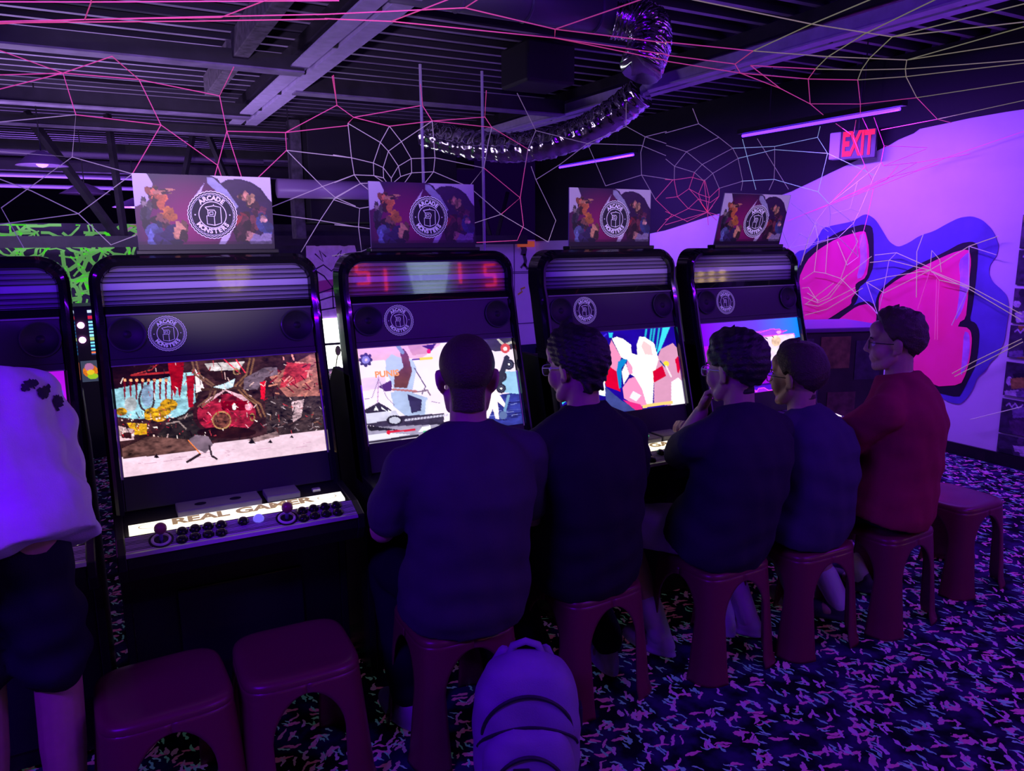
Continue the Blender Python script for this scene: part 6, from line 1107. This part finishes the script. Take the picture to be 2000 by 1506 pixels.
person(seated(2.41, 2.00, .10, head=(2.380, 2.055, 1.080), hyaw=.22, hpitch=-.05, sw=.18, slouch=.06, hs=1.0, elbow={-1: (2.26, 2.22, .72), 1: (2.68, 2.14, .70)}, hand={-1: (2.36, 2.30, .80), 1: (2.56, 2.30, .80)}, sleeve=.85,
    label='person in a navy tee with short faded hair and dark glasses', shirt=fabric('tee_navy', (.058, .042, .105)), shirt_label='navy tee', pants=fabric('shorts_black', (.012, .010, .02)), shoe=WSH, sock=SOCK, hairm=BRH, glasses=GLD,
    hair=dict(top=.028, side=.015, back=.018, soft=10, jag=.8, rough=.2, fringe=.012, seed=3)))
person(seated(2.875, 1.965, .42, head=(2.885, 2.00, 1.185), hyaw=.62, hpitch=-.03, sw=.195, bw=1.15, slouch=.04, hs=.99, elbow={-1: (2.66, 2.08, .74), 1: (3.10, 2.02, .70)}, hand={-1: (2.66, 2.30, .79), 1: (2.88, 2.34, .80)}, sleeve=.95,
    label='person in a dark red tee and glasses, face in profile', shirt=fabric('tee_red', (.30, .015, .065)), shirt_label='dark red tee', pants=fabric('shorts_black', (.012, .010, .02)), shoe=DSH, sock=SOCK, hairm=BRH, glasses=GLD,
    hair=dict(top=.034, side=.016, back=.020, soft=10, jag=1.0, rough=.2, fringe=.014, seed=6)))
# standing person at the left edge
body, sh = person(dict(pel=(-.30, 2.08, .94), byaw=.05, head=(-.39, 2.30, 1.42), hyaw=.2, hpitch=-.4, sw=.185, bw=1.05, slouch=.0, hem=-.20, hipf=0, ease=.038, wrk=.008, sleeve=1.5, elbow={-1: (-.56, 2.26, 1.06), 1: (-.17, 2.20, 1.00)}, hand={-1: (-.42, 2.36, .84), 1: (-.30, 2.40, .84)}, knee={-1: (-.36, 2.18, .50), 1: (-.19, 2.14, .50)}, ankle={-1: (-.38, 2.12, .075), 1: (-.20, 2.08, .075)}, toe={-1: (-.1, 1), 1: (.1, 1)}, leg=.85,
    label='standing person in a white sweatshirt and dark shorts at the left edge', shirt=fabric('sweat_white', (.80, .76, .86)), shirt_label='white sweatshirt', pants=fabric('shorts_dark', (.018, .014, .03)), shoe=DSH, hairm=DKH, hair=dict(top=.02, side=.012, back=.012, soft=9)))

def shirt_print(sh, body, spots, m):
    me = sh.data; V, F = [], []
    for p_ in me.polygons:
        c = p_.center + body.location
        if p_.normal.y < .2 and any(((c.x - x) / rx) ** 2 + ((c.z - z) / rz) ** 2 + .3 * math.sin(c.x * 210) * math.sin(c.z * 170) < 1 for x, z, rx, rz in spots):
            F.append(tuple(range(len(V), len(V) + len(p_.vertices)))); V += [tuple(me.vertices[i].co + me.vertices[i].normal * .0025) for i in p_.vertices]
    if F: MB().add(V, F).build('shirt_print', m, body)
for sp_ in ((-.172, 1.275, .016, .010), (-.145, 1.252, .013, .013), (-.122, 1.215, .010, .016)): shirt_print(sh, body, [sp_], fabric('print_dark', (.05, .04, .07)))
# ================================================================== string webs
SC = dict(p=mat('string_pink', (.95, .12, .38), .7, emit=(1.0, .10, .35), es=.28), c=mat('string_cream', (.78, .68, .66), .7, emit=(.8, .66, .62), es=.10), y=mat('string_lime', (.80, .86, .30), .7, emit=(.75, .80, .30), es=.14), w=mat('string_pale', (.60, .82, .90), .7, emit=(.50, .80, .95), es=.3), m=mat('string_magenta', (.95, .05, .80), .7, emit=(1.0, .04, .80), es=.6))
WEB = [('pink and cream string web hanging over the left cabinets', (-.2, 3.0, 2.3)), ('cream string web with a drop-shaped centre above the middle cabinets', (1.6, 3.6, 2.2)), ('lime and pink string web spreading over the right ceiling', (3.2, 3.3, 2.3)), ('lime string web stretched across the wall mural', (5.5, 4.0, 1.4))]
for k, (lb, loc) in enumerate(WEB):
    e = empty('string_web', loc, lb, 'string web', 'string webs')
    for h, col, P in STRANDS:
        if h == k: MB().tube([tuple(np.array(p) - np.array(loc)) for p in P], .0021 if k < 3 else .0030, 5).build('strand', SC[col], e)
for o in list(bpy.data.objects):
    if o.type == 'MESH' and not o.data.materials: o.data.materials.append(BLK)
